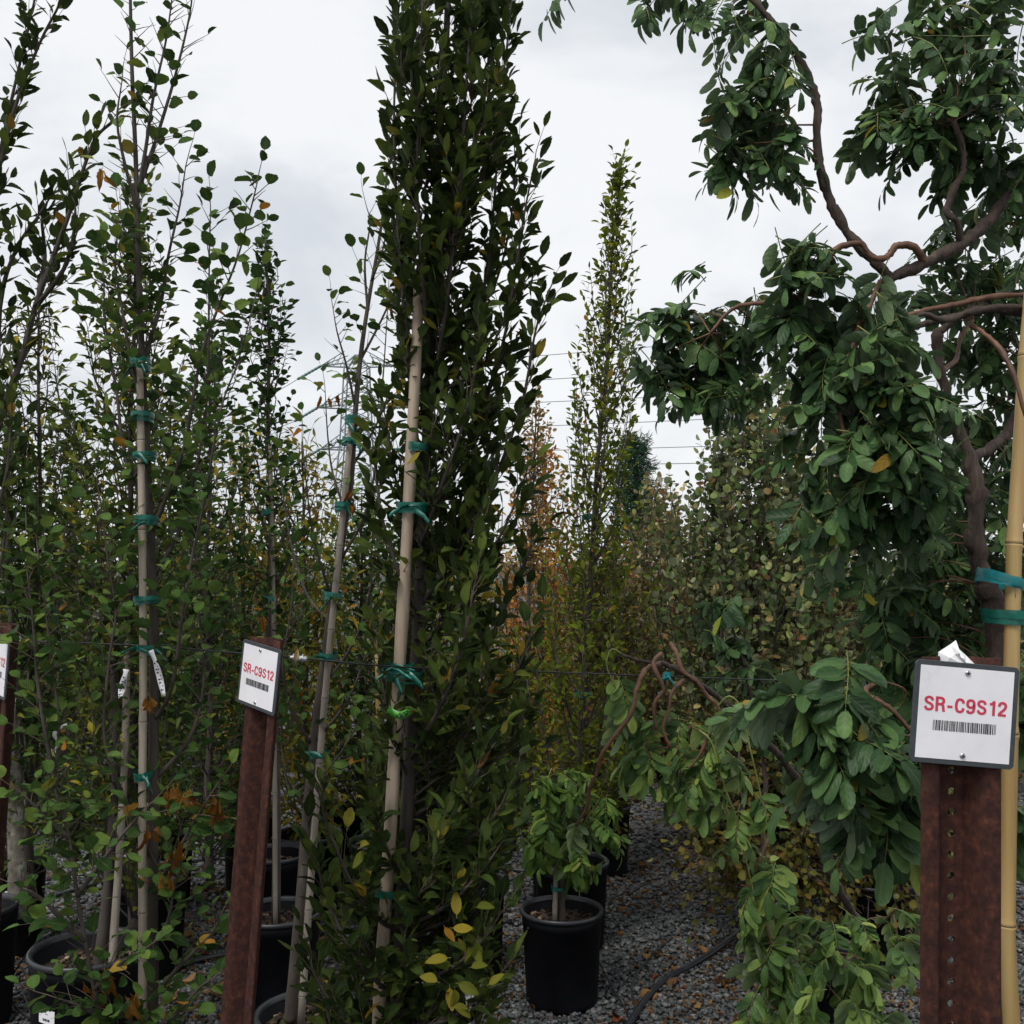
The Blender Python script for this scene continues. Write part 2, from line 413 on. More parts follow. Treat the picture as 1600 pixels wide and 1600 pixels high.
def ground_mat():
    m, nt, b = newmat('gravel_bed')
    tc = nt.nodes.new('ShaderNodeTexCoord')
    v = nt.nodes.new('ShaderNodeTexVoronoi'); v.inputs['Scale'].default_value = 70
    nt.links.new(tc.outputs['Object'], v.inputs['Vector'])
    sp = nt.nodes.new('ShaderNodeSeparateXYZ'); nt.links.new(v.outputs['Color'], sp.inputs[0])
    r = ramp(nt, [(0, (0.0180, 0.0198, 0.0210)), (.4, (0.0510, 0.0540, 0.0570)), (.75, (0.0900, 0.0960, 0.0960)), (1, (0.1560, 0.1560, 0.1500))])
    nt.links.new(sp.outputs['X'], r.inputs['Fac'])
    nt.links.new(r.outputs['Color'], b.inputs['Base Color'])
    bp = nt.nodes.new('ShaderNodeBump'); bp.inputs['Strength'].default_value = .9; bp.inputs['Distance'].default_value = .01; bp.invert = True
    nt.links.new(v.outputs['Distance'], bp.inputs['Height']); nt.links.new(bp.outputs['Normal'], b.inputs['Normal'])
    b.inputs['Roughness'].default_value = .9
    return m
M['ground'] = ground_mat()

# ------------------------------------------------------------------ leaf shapes (unit length along +Y, upper side +Z)
def leaf_shape(prof, rows, serr=0.0, fold=0.25, curl=0.25, twist=0.0, cols=2, seed=0, petiole=0.14, wav=0.0, rnd_end=False):
    """prof(t) -> half width; returns verts, tris, luv"""
    rr = random.Random(seed)
    V = []; U = []; T = []
    grid = []
    for i in range(rows + 1):
        t = i / rows if not rnd_end else .5 - .5 * math.cos(math.pi * i / rows)
        w = max(prof(t), 0.0)
        row = []
        jag = serr * (1 if i % 2 else -1) if 0 < i < rows else 0
        for c in range(-cols, cols + 1):
            u = c / cols
            x = u * w * (1 + (jag if abs(c) == cols else 0))
            y = t + (0.02 * (1 if i % 2 else 0) if abs(c) == cols and serr else 0)
            z = fold * abs(x) - curl * t * t + wav * math.sin(t * 9 + u * 2 + seed) * abs(u) + twist * x * t
            row.append(len(V)); V.append((x, y, z)); U.append((u, t, 0))
        grid.append(row)
    for i in range(rows):
        for c in range(2 * cols):
            a, b_, d, e_ = grid[i][c], grid[i][c + 1], grid[i + 1][c + 1], grid[i + 1][c]
            if i == 0: T.append((a, d, e_))
            elif i == rows - 1: T.append((a, b_, d))
            else: T.append((a, b_, d)); T.append((a, d, e_))
    # the first and last rows are points: drop degenerate halves by keeping thin tips
    if petiole:
        k = len(V)
        V += [(-.012, -petiole, 0.01), (.012, -petiole, 0.01), (.014, .02, 0), (-.014, .02, 0)]
        U += [(0, 0, 0)] * 4
        T += [(k, k + 1, k + 2), (k, k + 2, k + 3)]
    return np.array(V, float), np.array(T, int), np.array(U, float)

def pf_horn(t): return 0.245 * (math.sin(math.pi * min(1, t) ** 0.85) ** 0.78 if 0 < t < 1 else 0.012)
def pf_hazel(t): return 0.36 * (math.sin(math.pi * min(1, t) ** 0.95) ** 0.62 if 0 < t < 1 else 0.012)
def pf_kats(t): return 0.46 * (math.sin(math.pi * min(1, t) ** 0.8) ** 0.5 if 0 < t < 1 else 0.02)
def pf_wist(t): return 0.225 * max(.03, (1 - abs(2 * min(1, t) ** 1.1 - 1) ** 2.3)) ** .55
def pf_lance(t): return 0.165 * (math.sin(math.pi * min(1, t) ** 0.8) ** 0.9 if 0 < t < 1 else 0.01)
def pf_need(t): return 0.05 * (math.sin(math.pi * t) ** 0.5 if 0 < t < 1 else 0.01)

def variants(prof, rows, cols, serr, folds, curls, wav=0.0, petiole=.14, scale=(1, .9, 1.1, 1.0)):
    o = []
    for k in range(4):
        f = scale[k]
        o.append(leaf_shape(lambda t: prof(t) * f, rows, serr, folds[k], curls[k], (-.3, .25, .1, -.1)[k], cols, k, petiole, wav, prof in (pf_wist, pf_kats)))
    return o
def trio(prof, hi_rows, mid_rows, lo_rows, serr, folds, curls, wav, pet=.14):
    return (variants(prof, hi_rows, 2, serr, folds, curls, wav, pet), variants(prof, mid_rows, 1, serr, folds, curls, 0, pet), variants(prof, lo_rows, 1, 0, folds, curls, 0, pet), variants(prof, 3, 1, 0, folds, curls, 0, 0))
SHAPES = {
    'horn': trio(pf_horn, 14, 8, 4, .045, (.42, .25, .55, .15), (.16, .02, .28, -.08), .012),
    'hazel': trio(pf_hazel, 12, 7, 4, .045, (.3, .15, .5, .0), (.15, .3, .0, .45), .04),
    'kats': trio(pf_kats, 6, 5, 4, 0, (.25, .1, .4, -.1), (.1, .3, .0, .2), .03),
    'wist': trio(pf_wist, 8, 6, 4, 0, (.35, -.25, .6, .1), (.2, .45, -.12, .7), .02, .06),
    'lance': trio(pf_lance, 8, 6, 4, .05, (.5, .3, .6, .2), (.5, .3, .7, .15), .02),
    'dead': trio(pf_lance, 9, 7, 4, .12, (1.4, 1.0, 1.8, .8), (.5, .8, .2, 1.0), .10),
    'need': trio(pf_need, 2, 2, 2, 0, (.1,) * 4, (.1, .0, .2, .1), 0, 0),
}
LEAF_MESH = {}
def leaf_mesh(sp, k, mat):
    key = (sp, k, mat)
    if key not in LEAF_MESH:
        V, T, U = SHAPES[sp][0][k]
        LEAF_MESH[key] = mesh_data('leaf', V, T, M[mat], True, {'luv': U})
    return LEAF_MESH[key]

class Leaves:
    def __init__(s): s.a = []
    def add(s, p, d, n, size):
        s.a.append((p[0], p[1], p[2], d[0], d[1], d[2], n[0], n[1], n[2], size))
    def finish(s, root, sp, mat, single=300, rng=None, hi_dist=3.2, pname='leaf', mass='foliage'):
        if not s.a: return
        A = np.array(s.a)
        n = len(A)
        rng = np.random.RandomState(abs(hash((root.name, sp, n))) % 100000 if False else n % 9973)
        pos = A[:, :3]; y = A[:, 3:6]; z = A[:, 6:9]; size = A[:, 9]
        y = y / np.linalg.norm(y, axis=1, keepdims=True)
        z = z - y * np.sum(y * z, axis=1, keepdims=True)
        zl = np.linalg.norm(z, axis=1, keepdims=True); bad = zl[:, 0] < 1e-4
        z[bad] = np.cross(y[bad], [1.0, .2, .1]); zl = np.linalg.norm(z, axis=1, keepdims=True)
        z = z / zl
        x = np.cross(y, z)
        var = rng.randint(0, 4, n); rnd = rng.rand(n)
        # the leaves that show largest become single parts
        f = pos[:, 1] * CP + (pos[:, 2] - CAM_H) * SP
        f = np.maximum(f, .05)
        u = FPX * pos[:, 0] / f; v = FPX * (-pos[:, 1] * SP + (pos[:, 2] - CAM_H) * CP) / f
        infr = (np.abs(u) < 800) & (np.abs(v) < 800)
        score = np.where(infr, size / f, -1)
        order = np.argsort(-score)
        pick = [i for i in order[:single] if score[i] > 0 and size[i] / f[i] * FPX > 10]
        base = np.array(root.location)
        for i in pick:
            o = bpy.data.objects.new(pname, leaf_mesh(sp, var[i], mat))
            COL.objects.link(o)
            o.parent = root
            q = pos[i] - base; sz = size[i]
            o.matrix_basis = Matrix(((x[i][0] * sz, y[i][0] * sz, z[i][0] * sz, q[0]), (x[i][1] * sz, y[i][1] * sz, z[i][1] * sz, q[1]), (x[i][2] * sz, y[i][2] * sz, z[i][2] * sz, q[2]), (0, 0, 0, 1)))
        mask = np.ones(n, bool); mask[pick] = False
        VV = []; TT = []; UU = []; RR = []; off = 0
        for lod in (0, 1, 2):
            near = (f < hi_dist) if lod == 0 else ((f >= hi_dist) & (f < 5.6) if lod == 1 else (f >= hi_dist) & (f >= 5.6))
            for k in range(4):
                idx = np.where(mask & near & (var == k))[0]
                if not len(idx): continue
                V, T, U = SHAPES[sp][lod + 1][k]
                W = (V[None, :, 0:1] * x[idx][:, None, :] + V[None, :, 1:2] * y[idx][:, None, :] + V[None, :, 2:3] * z[idx][:, None, :]) * size[idx][:, None, None] + pos[idx][:, None, :]
                m = len(V)
                VV.append(W.reshape(-1, 3))
                TT.append((T[None] + (np.arange(len(idx)) * m)[:, None, None] + off).reshape(-1, 3))
                UU.append(np.tile(U, (len(idx), 1))); RR.append(np.repeat(rnd[idx], m))
                off += m * len(idx)
        if VV:
            o = mobj(mass, np.concatenate(VV), np.concatenate(TT), M[mat], root, True, {'luv': np.concatenate(UU), 'rnd': np.concatenate(RR)})
            o['kind'] = 'stuff'

def rv(s=1.0):
    return Vector((R.gauss(0, s), R.gauss(0, s), R.gauss(0, s)))

# ------------------------------------------------------------------ growing
def leafy_twig(LV, TW, p, d, length, n, size, droop=0.0, spread=.85, jit=.25, r=.0016, bare=0.0, nup=.7, sides=3, upcurve=0.0):
    """a shoot with alternate leaves in two rows"""
    pts = [Vector(p)]
    t = Vector(d).normalized()
    seg = 4
    for i in range(seg):
        t = (t + rv(.08) + UP * (upcurve - droop) * .25).normalized()
        pts.append(pts[-1] + t * (length / seg))
    if TW is not None:
        if p[1] > 6.3: pass
        elif p[1] > 3.3: TW.add(pts[::2], [r, r * .65, r * .3], sides, 0, False)
        else: TW.add(pts, [r * (1 - .7 * i / seg) for i in range(seg + 1)], sides, 0, False)
    t0 = (pts[-1] - pts[0]).normalized()
    s = t0.cross(UP)
    if s.length < .35:
        a = R.uniform(0, 6.28); s = Vector((math.cos(a), math.sin(a), 0)); s = s - t0 * s.dot(t0)
    s.normalize()
    a = R.uniform(-.7, .7)
    s = (Matrix.Rotation(a, 3, t0) @ s)
    for i in range(n):
        if R.random() < bare: continue
        f = (i + .6) / n * seg
        k = min(int(f), seg - 1); q = pts[k].lerp(pts[k + 1], min(f - k, 1))
        tt = (pts[k + 1] - pts[k]).normalized()
        side = s if i % 2 else -s
        if i == n - 1: ld = tt + rv(jit * .5)
        else: ld = tt * (1.05 - spread * .45) + side * spread + rv(jit) - UP * droop * .6
        nr = UP * nup + tt * (1 - nup) + rv(jit) + side * -.15
        sz = size * R.uniform(.68, 1.18)
        ld.normalize()
        LV.add(q + ld * sz * .13, ld, nr, sz)

def limb_curve(a, b, sag=.25, n=7, wob=.02):
    """limb leaving a outward and bending up to b"""
    a = Vector(a); b = Vector(b)
    h = Vector((b.x - a.x, b.y - a.y, 0))
    c = a + h * .75 + UP * (b.z - a.z) * (.5 - sag)
    pts = []
    for i in range(n + 1):
        t = i / n
        p = a * (1 - t) ** 2 + c * 2 * t * (1 - t) + b * t * t
        if 0 < i < n: p = p + rv(wob * .5)
        pts.append(p)
    return pts

def dress(LV, TW, pts, lf, start=.2, tip=True):
    """twigs and leaves along a limb; lf holds the leaf habit"""
    Ls = [0]
    for i in range(1, len(pts)): Ls.append(Ls[-1] + (Vector(pts[i][:3]) - Vector(pts[i - 1][:3])).length)
    tot = Ls[-1]
    if tot < 1e-6: return
    s = tot * start
    step = lf['step']
    while s < tot:
        k = 0
        while k < len(Ls) - 2 and Ls[k + 1] < s: k += 1
        f = (s - Ls[k]) / max(1e-9, Ls[k + 1] - Ls[k])
        a, b = Vector(pts[k][:3]), Vector(pts[k + 1][:3])
        p = a.lerp(b, f); t = (b - a).normalized()
        dens = lf['dens'](p) if lf.get('dens') else 1.0
        if R.random() < dens:
            az = R.uniform(0, 6.283)
            perp = Vector((math.cos(az), math.sin(az), 0))
            perp = (perp - t * perp.dot(t)).normalized()
            d = t * lf['along'] + perp * lf['out'] + UP * lf['up'] + rv(.12)
            ln = R.uniform(*lf['twig']) * (1 - .45 * s / tot)
            n = max(2, int(ln / lf['gap']))
            leafy_twig(LV, TW, p, d, ln, n, lf['size'], lf.get('droop', 0), lf.get('spread', .85), lf.get('jit', .25), lf.get('r', .0014), 1 - lf.get('keep', 1) if not lf.get('keepf') else 1 - lf['keepf'](p), lf.get('nup', .7), 3, lf.get('upc', 0))
        s += step * R.uniform(.7, 1.3)
    if tip:
        a, b = Vector(pts[-2][:3]), Vector(pts[-1][:3])
        leafy_twig(LV, TW, b, (b - a).normalized(), lf['twig'][1] * .7, max(3, int(lf['twig'][1] * .7 / lf['gap'])), lf['size'], lf.get('droop', 0), lf.get('spread', .85), lf.get('jit', .25), .0014, 0, lf.get('nup', .7), 3, lf.get('upc', 0))

def trunk_part(root, pts, mat, name='trunk', sides=9, sm=4, bump=.05, knob=0.0):
    c = crom(pts, sm)
    if knob:
        for q in c:
            q[3] *= 1 + knob * noise.noise(Vector((q[0] * 38, q[1] * 38, q[2] * 38)))
            q[0] += .35 * knob * q[3] * R.gauss(0, 1); q[2] += .35 * knob * q[3] * R.gauss(0, 1)
    t = Tubes(); t.add([p[:3] for p in c], [max(p[3], .0008) for p in c], sides, bump)
    t.build(name, M[mat], root)
    return c

# ------------------------------------------------------------------ setting: ground
def disc_ground():
    v = []; f = []
    xs = [-1500, -200, -60, -20, -8, -4, -2, 0, 2, 4, 8, 20, 60, 200, 1500]
    ys = [-200, -40, -10, -2, 1, 2, 3, 4, 5, 6, 8, 12, 20, 40, 100, 300, 2200]
    for y in ys:
        for x in xs: v.append((x, y, -.004))
    w = len(xs)
    for j in range(len(ys) - 1):
        for i in range(w - 1): f.append((j * w + i, j * w + i + 1, (j + 1) * w + i + 1, (j + 1) * w + i))
    o = mobj('ground', v, f, M['ground'], None, False)
    tag(o, 'bed of grey crushed gravel under all the pots', 'ground', None, 'structure')
disc_ground()

def gravel():
    rng = np.random.RandomState(3)
    P0 = []
    for (y0, y1, dens, s0, s1) in ((3.5, 4.9, 3300, .0066, .0138), (4.9, 6.4, 1200, .009, .0165), (6.4, 9.0, 200, .012, .019)):
        hw = .56 * y1 + .3
        n = int((y1 - y0) * 2 * hw * dens)
        x = rng.uniform(-hw, hw, n); y = rng.uniform(y0, y1, n)
        keep = np.abs(x) < .54 * y + .25
        x = x[keep]; y = y[keep]
        P0.append(np.stack([x, y, rng.uniform(s0, s1, len(x)) * np.where(rng.rand(len(x)) < .08, 1.45, 1)], 1))
    A = np.concatenate(P0); n = len(A)
    cube = np.array([(a, b, c) for a in (-1, 1) for b in (-1, 1) for c in (-1, 1)], float)
    F = np.array([(0, 1, 3, 2), (4, 6, 7, 5), (0, 4, 5, 1), (2, 3, 7, 6), (0, 2, 6, 4), (1, 5, 7, 3)])
    V = cube[None] * rng.uniform(.35, 1.0, (n, 8, 3)) * np.array([1, .85, .55])
    a = rng.uniform(0, 6.28, n); b = rng.normal(0, .45, n); ca, sa, cb, sb = np.cos(a), np.sin(a), np.cos(b), np.sin(b)
    y2 = V[..., 1] * cb[:, None] - V[..., 2] * sb[:, None]; z2 = V[..., 1] * sb[:, None] + V[..., 2] * cb[:, None]
    x3 = V[..., 0] * ca[:, None] - y2 * sa[:, None]; y3 = V[..., 0] * sa[:, None] + y2 * ca[:, None]
    W = np.stack([x3, y3, z2], -1) * A[:, None, 2:3]
    W[..., 0] += A[:, 0:1]; W[..., 1] += A[:, 1:2]; W[..., 2] += (rng.rand(n) * .006 + .001)[:, None]
    T = (F[None] + (np.arange(n) * 8)[:, None, None]).reshape(-1, 4)
    clump = np.array([noise.noise(Vector((p[0] * 1.3, p[1] * 1.3, 0))) for p in A]) * .12
    r = np.clip(rng.rand(n) + clump * 0.8, 0, 1)
    o = mobj('gravel', W.reshape(-1, 3), T, M['stone'], None, False, {'rnd': np.repeat(r, 8)})
    tag(o, 'loose grey crushed stones scattered over the nursery ground', 'gravel', None, 'stuff')
gravel()

# ------------------------------------------------------------------ pots
def pot(base, rad, h, label, soil='soil', tagpx=None, fill=.82, seg=40):
    """straight sided black nursery can standing at base"""
    bx, by = base[0], base[1]
    root = empty('nursery_pot', (bx, by, 0))
    tag(root, label, 'pot', 'black nursery pots on the gravel')
    rb = rad * .86; rt = rad * .945
    prof = [(0.0, .006), (rb * .9, .006), (rb * .97, .0), (rb, .012), (rb * 1.0, .03), (rt, h * .86), (rt * 1.015, h * .865), (rt * 1.015, h * .955), (rt * .955, h * .955), (rt * .90, h * .45), (0, h * .45)]
    v, f = lathe(prof, seg, (bx, by, 0), R.uniform(-.012, .012))
    mobj('wall', v, f, M['pot'], root)
    prof = [(rt * .965, h * .953), (rt * 1.02, h * .950), (rad * 1.0, h * .957), (rad * 1.01, h * .975), (rad * .995, h * .995), (rad * .965, h), (rt * .965, h * .985), (rt * .955, h * .953)]
    v, f = lathe(prof, seg, (bx, by, 0), 0)
    mobj('rim', v, f, M['pot_rim'], root)
    v = []; f = []
    rings = 9; z0 = h * fill
    for i in range(rings + 1):
        r = rt * .953 * i / rings
        for k in range(seg):
            a = 2 * math.pi * k / seg
            x, y = bx + r * math.cos(a), by + r * math.sin(a)
            v.append((x, y, z0 + .012 * noise.noise(Vector((x * 14, y * 14, 2))) + .007 * noise.noise(Vector((x * 50, y * 50, 5))) + .012 * (1 - i / rings)))
    for i in range(rings):
        for k in range(seg):
            k2 = (k + 1) % seg
            f.append((i * seg + k, i * seg + k2, (i + 1) * seg + k2, (i + 1) * seg + k))
    so = mobj('soil', v, f, M[soil], root)
    # bark chips
    n = 170; rng = np.random.RandomState(int(abs(bx * 1000)) % 999 + 1)
    cube = np.array([(a, b, c) for a in (-1, 1) for b in (-1, 1) for c in (-1, 1)], float)
    F = np.array([(0, 1, 3, 2), (4, 6, 7, 5), (0, 4, 5, 1), (2, 3, 7, 6), (0, 2, 6, 4), (1, 5, 7, 3)])
    V = []
    for i in range(n):
        a = rng.uniform(0, 6.28); rr = rt * .93 * math.sqrt(rng.rand())
        m = Matrix.Rotation(rng.uniform(0, 6.28), 3, 'Z') @ Matrix.Rotation(rng.normal(0, .5), 3, 'X')
        s = rng.uniform(.004, .011)
        for c in cube:
            q = m @ Vector((c[0] * s * 1.4 * rng.uniform(.6, 1), c[1] * s * .7, c[2] * s * .35))
            V.append((bx + rr * math.cos(a) + q.x, by + rr * math.sin(a) + q.y, z0 + .012 + q.z))
    T = (F[None] + (np.arange(n) * 8)[:, None, None]).reshape(-1, 4)
    c = mobj('bark_mulch', V, T, M['mulch'], root, False, {'rnd': np.repeat(rng.rand(n), 8)})
    c['kind'] = 'stuff'
    return root, rt, z0

def mulch_mat():
    m, nt, b = newmat('bark_mulch')
    at = nt.nodes.new('ShaderNodeAttribute'); at.attribute_name = 'rnd'
    r = ramp(nt, [(0, (.012, .008, .006)), (.5, (.04, .024, .015)), (.8, (.10, .055, .03)), (.95, (.20, .13, .075)), (1, (.36, .30, .2))])
    nt.links.new(at.outputs['Fac'], r.inputs['Fac']); nt.links.new(r.outputs['Color'], b.inputs['Base Color'])
    b.inputs['Roughness'].default_value = .9
    return m
M['mulch'] = mulch_mat()

def pot_sticker(root, base, rad_at, z, ang, w=.048, h=.036, tilt=0.0):
    """printed white sticker on the pot's side: a curved plate with print lines"""
    v = []; f = []
    n = 6
    for j in range(2):
        for i in range(n + 1):
            a = ang + (i / n - .5) * w / rad_at
            zz = z + (j - .5) * h + (i / n - .5) * tilt
            v.append((base[0] + (rad_at + .0015) * math.cos(a), base[1] + (rad_at + .0015) * math.sin(a), zz))
    for i in range(n): f.append((i, i + 1, n + 2 + i, n + 1 + i))
    st = mobj('sticker', v, f, M['paper'], root, False)
    v = []; f = []
    def bar(u0, u1, w0, w1):
        k = len(v)
        for (u, ww) in ((u0, w0), (u1, w0), (u1, w1), (u0, w1)):
            a = ang + (u - .5) * w / rad_at
            v.append((base[0] + (rad_at + .0022) * math.cos(a), base[1] + (rad_at + .0022) * math.sin(a), z + (ww - .5) * h + (u - .5) * tilt))
        f.append((k, k + 1, k + 2, k + 3))
    for u in np.arange(.28, .72, .035): bar(u, u + R.choice((.012, .02, .026)), .2, .38)
    bar(.08, .5, .80, .87); bar(.08, .62, .68, .72); bar(.08, .9, .52, .545)
    mobj('print', v, f, M['black_ink'], st, False)

# ------------------------------------------------------------------ stakes and ties
def stake(pts, r, mat, label, nodes=.26, name='bamboo_stake', seed=1, cat='stake'):
    """pts: world points bottom to top"""
    pts = [Vector(p) for p in pts]
    c = crom([tuple(p) for p in pts], 10)
    c = [Vector(p) for p in c]
    Ls = [0]
    for i in range(1, len(c)): Ls.append(Ls[-1] + (c[i] - c[i - 1]).length)
    tot = Ls[-1]
    out = []; rad = []
    def at(s):
        k = 0
        while k < len(Ls) - 2 and Ls[k + 1] < s: k += 1
        return c[k].lerp(c[k + 1], min(1, max(0, (s - Ls[k]) / max(1e-9, Ls[k + 1] - Ls[k]))))
    s = 0; marks = [(0, 1.0)]
    rr = random.Random(seed)
    if nodes:
        x = rr.uniform(.05, nodes)
        while x < tot - .02:
            marks += [(x - .012, 1.0), (x - .004, 1.10), (x - .0015, 1.13), (x, .95), (x + .0015, 1.12), (x + .005, 1.06), (x + .014, .985)]
            x += nodes * rr.uniform(.85, 1.15)
    else:
        x = .05
        while x < tot: marks.append((x, rr.uniform(.94, 1.06))); x += .07
    marks.append((tot, .97))
    marks = sorted(m for m in marks if 0 <= m[0] <= tot)
    for (x, k) in marks:
        out.append(at(x)); rad.append(r * k * (1 - .18 * x / tot))
    base = out[0]
    root = empty(name, base)
    tag(root, label, cat)
    t = Tubes(); t.add(out, rad, 12, .01)
    t.build('cane' if nodes else 'pole', M[mat], root)
    for i in range(1, len(out) - 1) if nodes else ():
        if rad[i] < rad[i - 1] * .9 and rad[i] < rad[i + 1] * .9:
            ax = (out[i + 1] - out[i - 1]).normalized()
            tt = Tubes(); tt.add([out[i] - ax * .0011, out[i] - ax * .0005, out[i] + ax * .0005, out[i] + ax * .0011], [rad[i] * 1.06, rad[i] * 1.14, rad[i] * 1.14, rad[i] * 1.06], 12); tt.build('node_ring', M['node'], root)
    return root, at, tot

def tie(p, axis, ra, rb, h, label, mat='tie', tails=2, seed=0, group=None, wraps=3, yaw=0.0, tl=.05):
    """tape wound round a stake and a stem: p centre, ra/rb half axes, h band height"""
    rr = random.Random(seed)
    axis = Vector(axis).normalized()
    xa = Vector((math.cos(yaw), math.sin(yaw), 0)); xa = (xa - axis * xa.dot(axis)).normalized()
    ya = axis.cross(xa)
    v = []; f = []
    seg = 22
    for w in range(wraps):
        z0 = (w - (wraps - 1) / 2) * h / wraps * rr.uniform(.7, 1.1)
        hh = h / wraps * rr.uniform(.9, 1.5)
        tl_ = rr.uniform(-.25, .25) * h
        k0 = len(v); sc_ = 1 + .05 * w + rr.uniform(0, .05)
        for j in range(3):
            for k in range(seg):
                a = 2 * math.pi * k / seg
                wob = 1 + rr.uniform(-.03, .03)
                q = Vector(p) + xa * (math.cos(a) * ra * sc_ * wob) + ya * (math.sin(a) * rb * sc_ * wob) + axis * (z0 + (j / 2 - .5) * hh + tl_ * math.cos(a + w) + rr.uniform(-.0012, .0012)) 
                v.append(tuple(q))
        for j in range(2):
            for k in range(seg):
                k2 = (k + 1) % seg
                f.append((k0 + j * seg + k, k0 + j * seg + k2, k0 + (j + 1) * seg + k2, k0 + (j + 1) * seg + k))
    root = empty('plant_tie', Vector(p))
    tag(root, label, 'tie', group or 'green tape ties on the stakes')
    b = mobj('band', v, f, M[mat], root)
    for i in range(tails):
        sgn = -1 if rr.random() < .5 else 1
        a = rr.uniform(-2.4, -.7)
        q = Vector(p) + xa * math.cos(a) * ra * 1.08 + ya * math.sin(a) * rb * 1.08 + axis * rr.uniform(-.4, .4) * h
        d = (xa * sgn * rr.uniform(.4, 1) - Vector((0, 1, 0)) * .4 - UP * rr.uniform(-.3, .7)).normalized()
        v = []; f = []
        n = 5; wd = h * .28
        for j in range(n + 1):
            t = j / n
            c_ = q + d * (tl * rr.uniform(.8, 1.0) * t) - UP * tl * .35 * t * t
            up2 = (UP + xa * .5 * math.sin(3 * t + i)).normalized()
            for s_ in (-1, 1):
                v.append(tuple(c_ + up2 * s_ * wd * (1 - .3 * t) + Vector((rr.uniform(-.002, .002), rr.uniform(-.002, .002), 0))))
        for j in range(n): f.append((2 * j, 2 * j + 1, 2 * j + 3, 2 * j + 2))
        o = mobj('loose_end', v, f, M[mat], root)
        so = o.modifiers.new('thick', 'SOLIDIFY'); so.thickness = .0008
    return root

ORD = ['topmost', 'second from the top', 'third from the top', 'fourth from the top', 'fifth from the top', 'sixth from the top', 'seventh from the top', 'eighth from the top']

# ------------------------------------------------------------------ sign posts
GLYPH = {
    'S': (.62, [[(.53, .70), (.46, .86), (.31, .915), (.15, .86), (.10, .72), (.17, .59), (.31, .52), (.46, .44), (.53, .29), (.47, .14), (.31, .085), (.15, .14), (.085, .30)]]),
    'R': (.64, [[(.10, 0), (.10, .5), (.10, 1)], [(.10, .915), (.24, .915), (.36, .91), (.48, .84), (.51, .71), (.47, .58), (.36, .505), (.24, .50), (.10, .50)], [(.30, .50), (.43, .47), (.49, .36), (.51, .18), (.55, 0)]]),
    '-': (.42, [[(.04, .37), (.2, .37), (.36, .37)]]),
    'C': (.62, [[(.54, .66), (.48, .84), (.31, .915), (.15, .82), (.09, .5), (.15, .18), (.31, .085), (.48, .15), (.54, .35)]]),
    '9': (.60, [[(.50, .66), (.46, .50), (.30, .43), (.14, .50), (.09, .67), (.14, .85), (.30, .915), (.45, .85), (.50, .66), (.505, .45), (.46, .18), (.31, .085), (.15, .12), (.10, .24)]]),
    '1': (.52, [[(.36, 0), (.36, .5), (.36, 1)], [(.10, .77), (.22, .785), (.30, .84), (.35, .96)]]),
    '2': (.60, [[(.09, .66), (.15, .85), (.31, .915), (.46, .84), (.50, .68), (.42, .49), (.24, .30), (.13, .16), (.10, .085)], [(.06, .085), (.3, .085), (.54, .085)]]),
}
def text_mesh(body, width, height):
    """lettering as flat strokes, centred on 0,0"""
    v = []; f = []; x0 = 0; lay = 0
    hw = .085
    for ch in body:
        adv, strokes = GLYPH[ch]
        for st in strokes:
            c = [np.array(q) for q in crom(st, 6)]
            n = len(c); k = len(v); lay += 1
            for i in range(n):
                t_ = c[min(i + 1, n - 1)] - c[max(i - 1, 0)]; t_ = t_ / (np.linalg.norm(t_) + 1e-9)
                nn = np.array((-t_[1], t_[0])) * hw
                v.append((x0 + c[i][0] + nn[0], c[i][1] + nn[1], lay % 4)); v.append((x0 + c[i][0] - nn[0], c[i][1] - nn[1], lay % 4))
            for i in range(n - 1): f.append((k + 2 * i, k + 2 * i + 1, k + 2 * i + 3, k + 2 * i + 2))
        x0 += adv + .07
    v = np.array(v, float); mn, mxx = v.min(0), v.max(0)
    v[:, 0] = (v[:, 0] - (mn[0] + mxx[0]) / 2) / (mxx[0] - mn[0]) * width
    v[:, 1] = (v[:, 1] - (mn[1] + mxx[1]) / 2) / (mxx[1] - mn[1]) * height
    v[:, 2] *= .00004
    return v, f

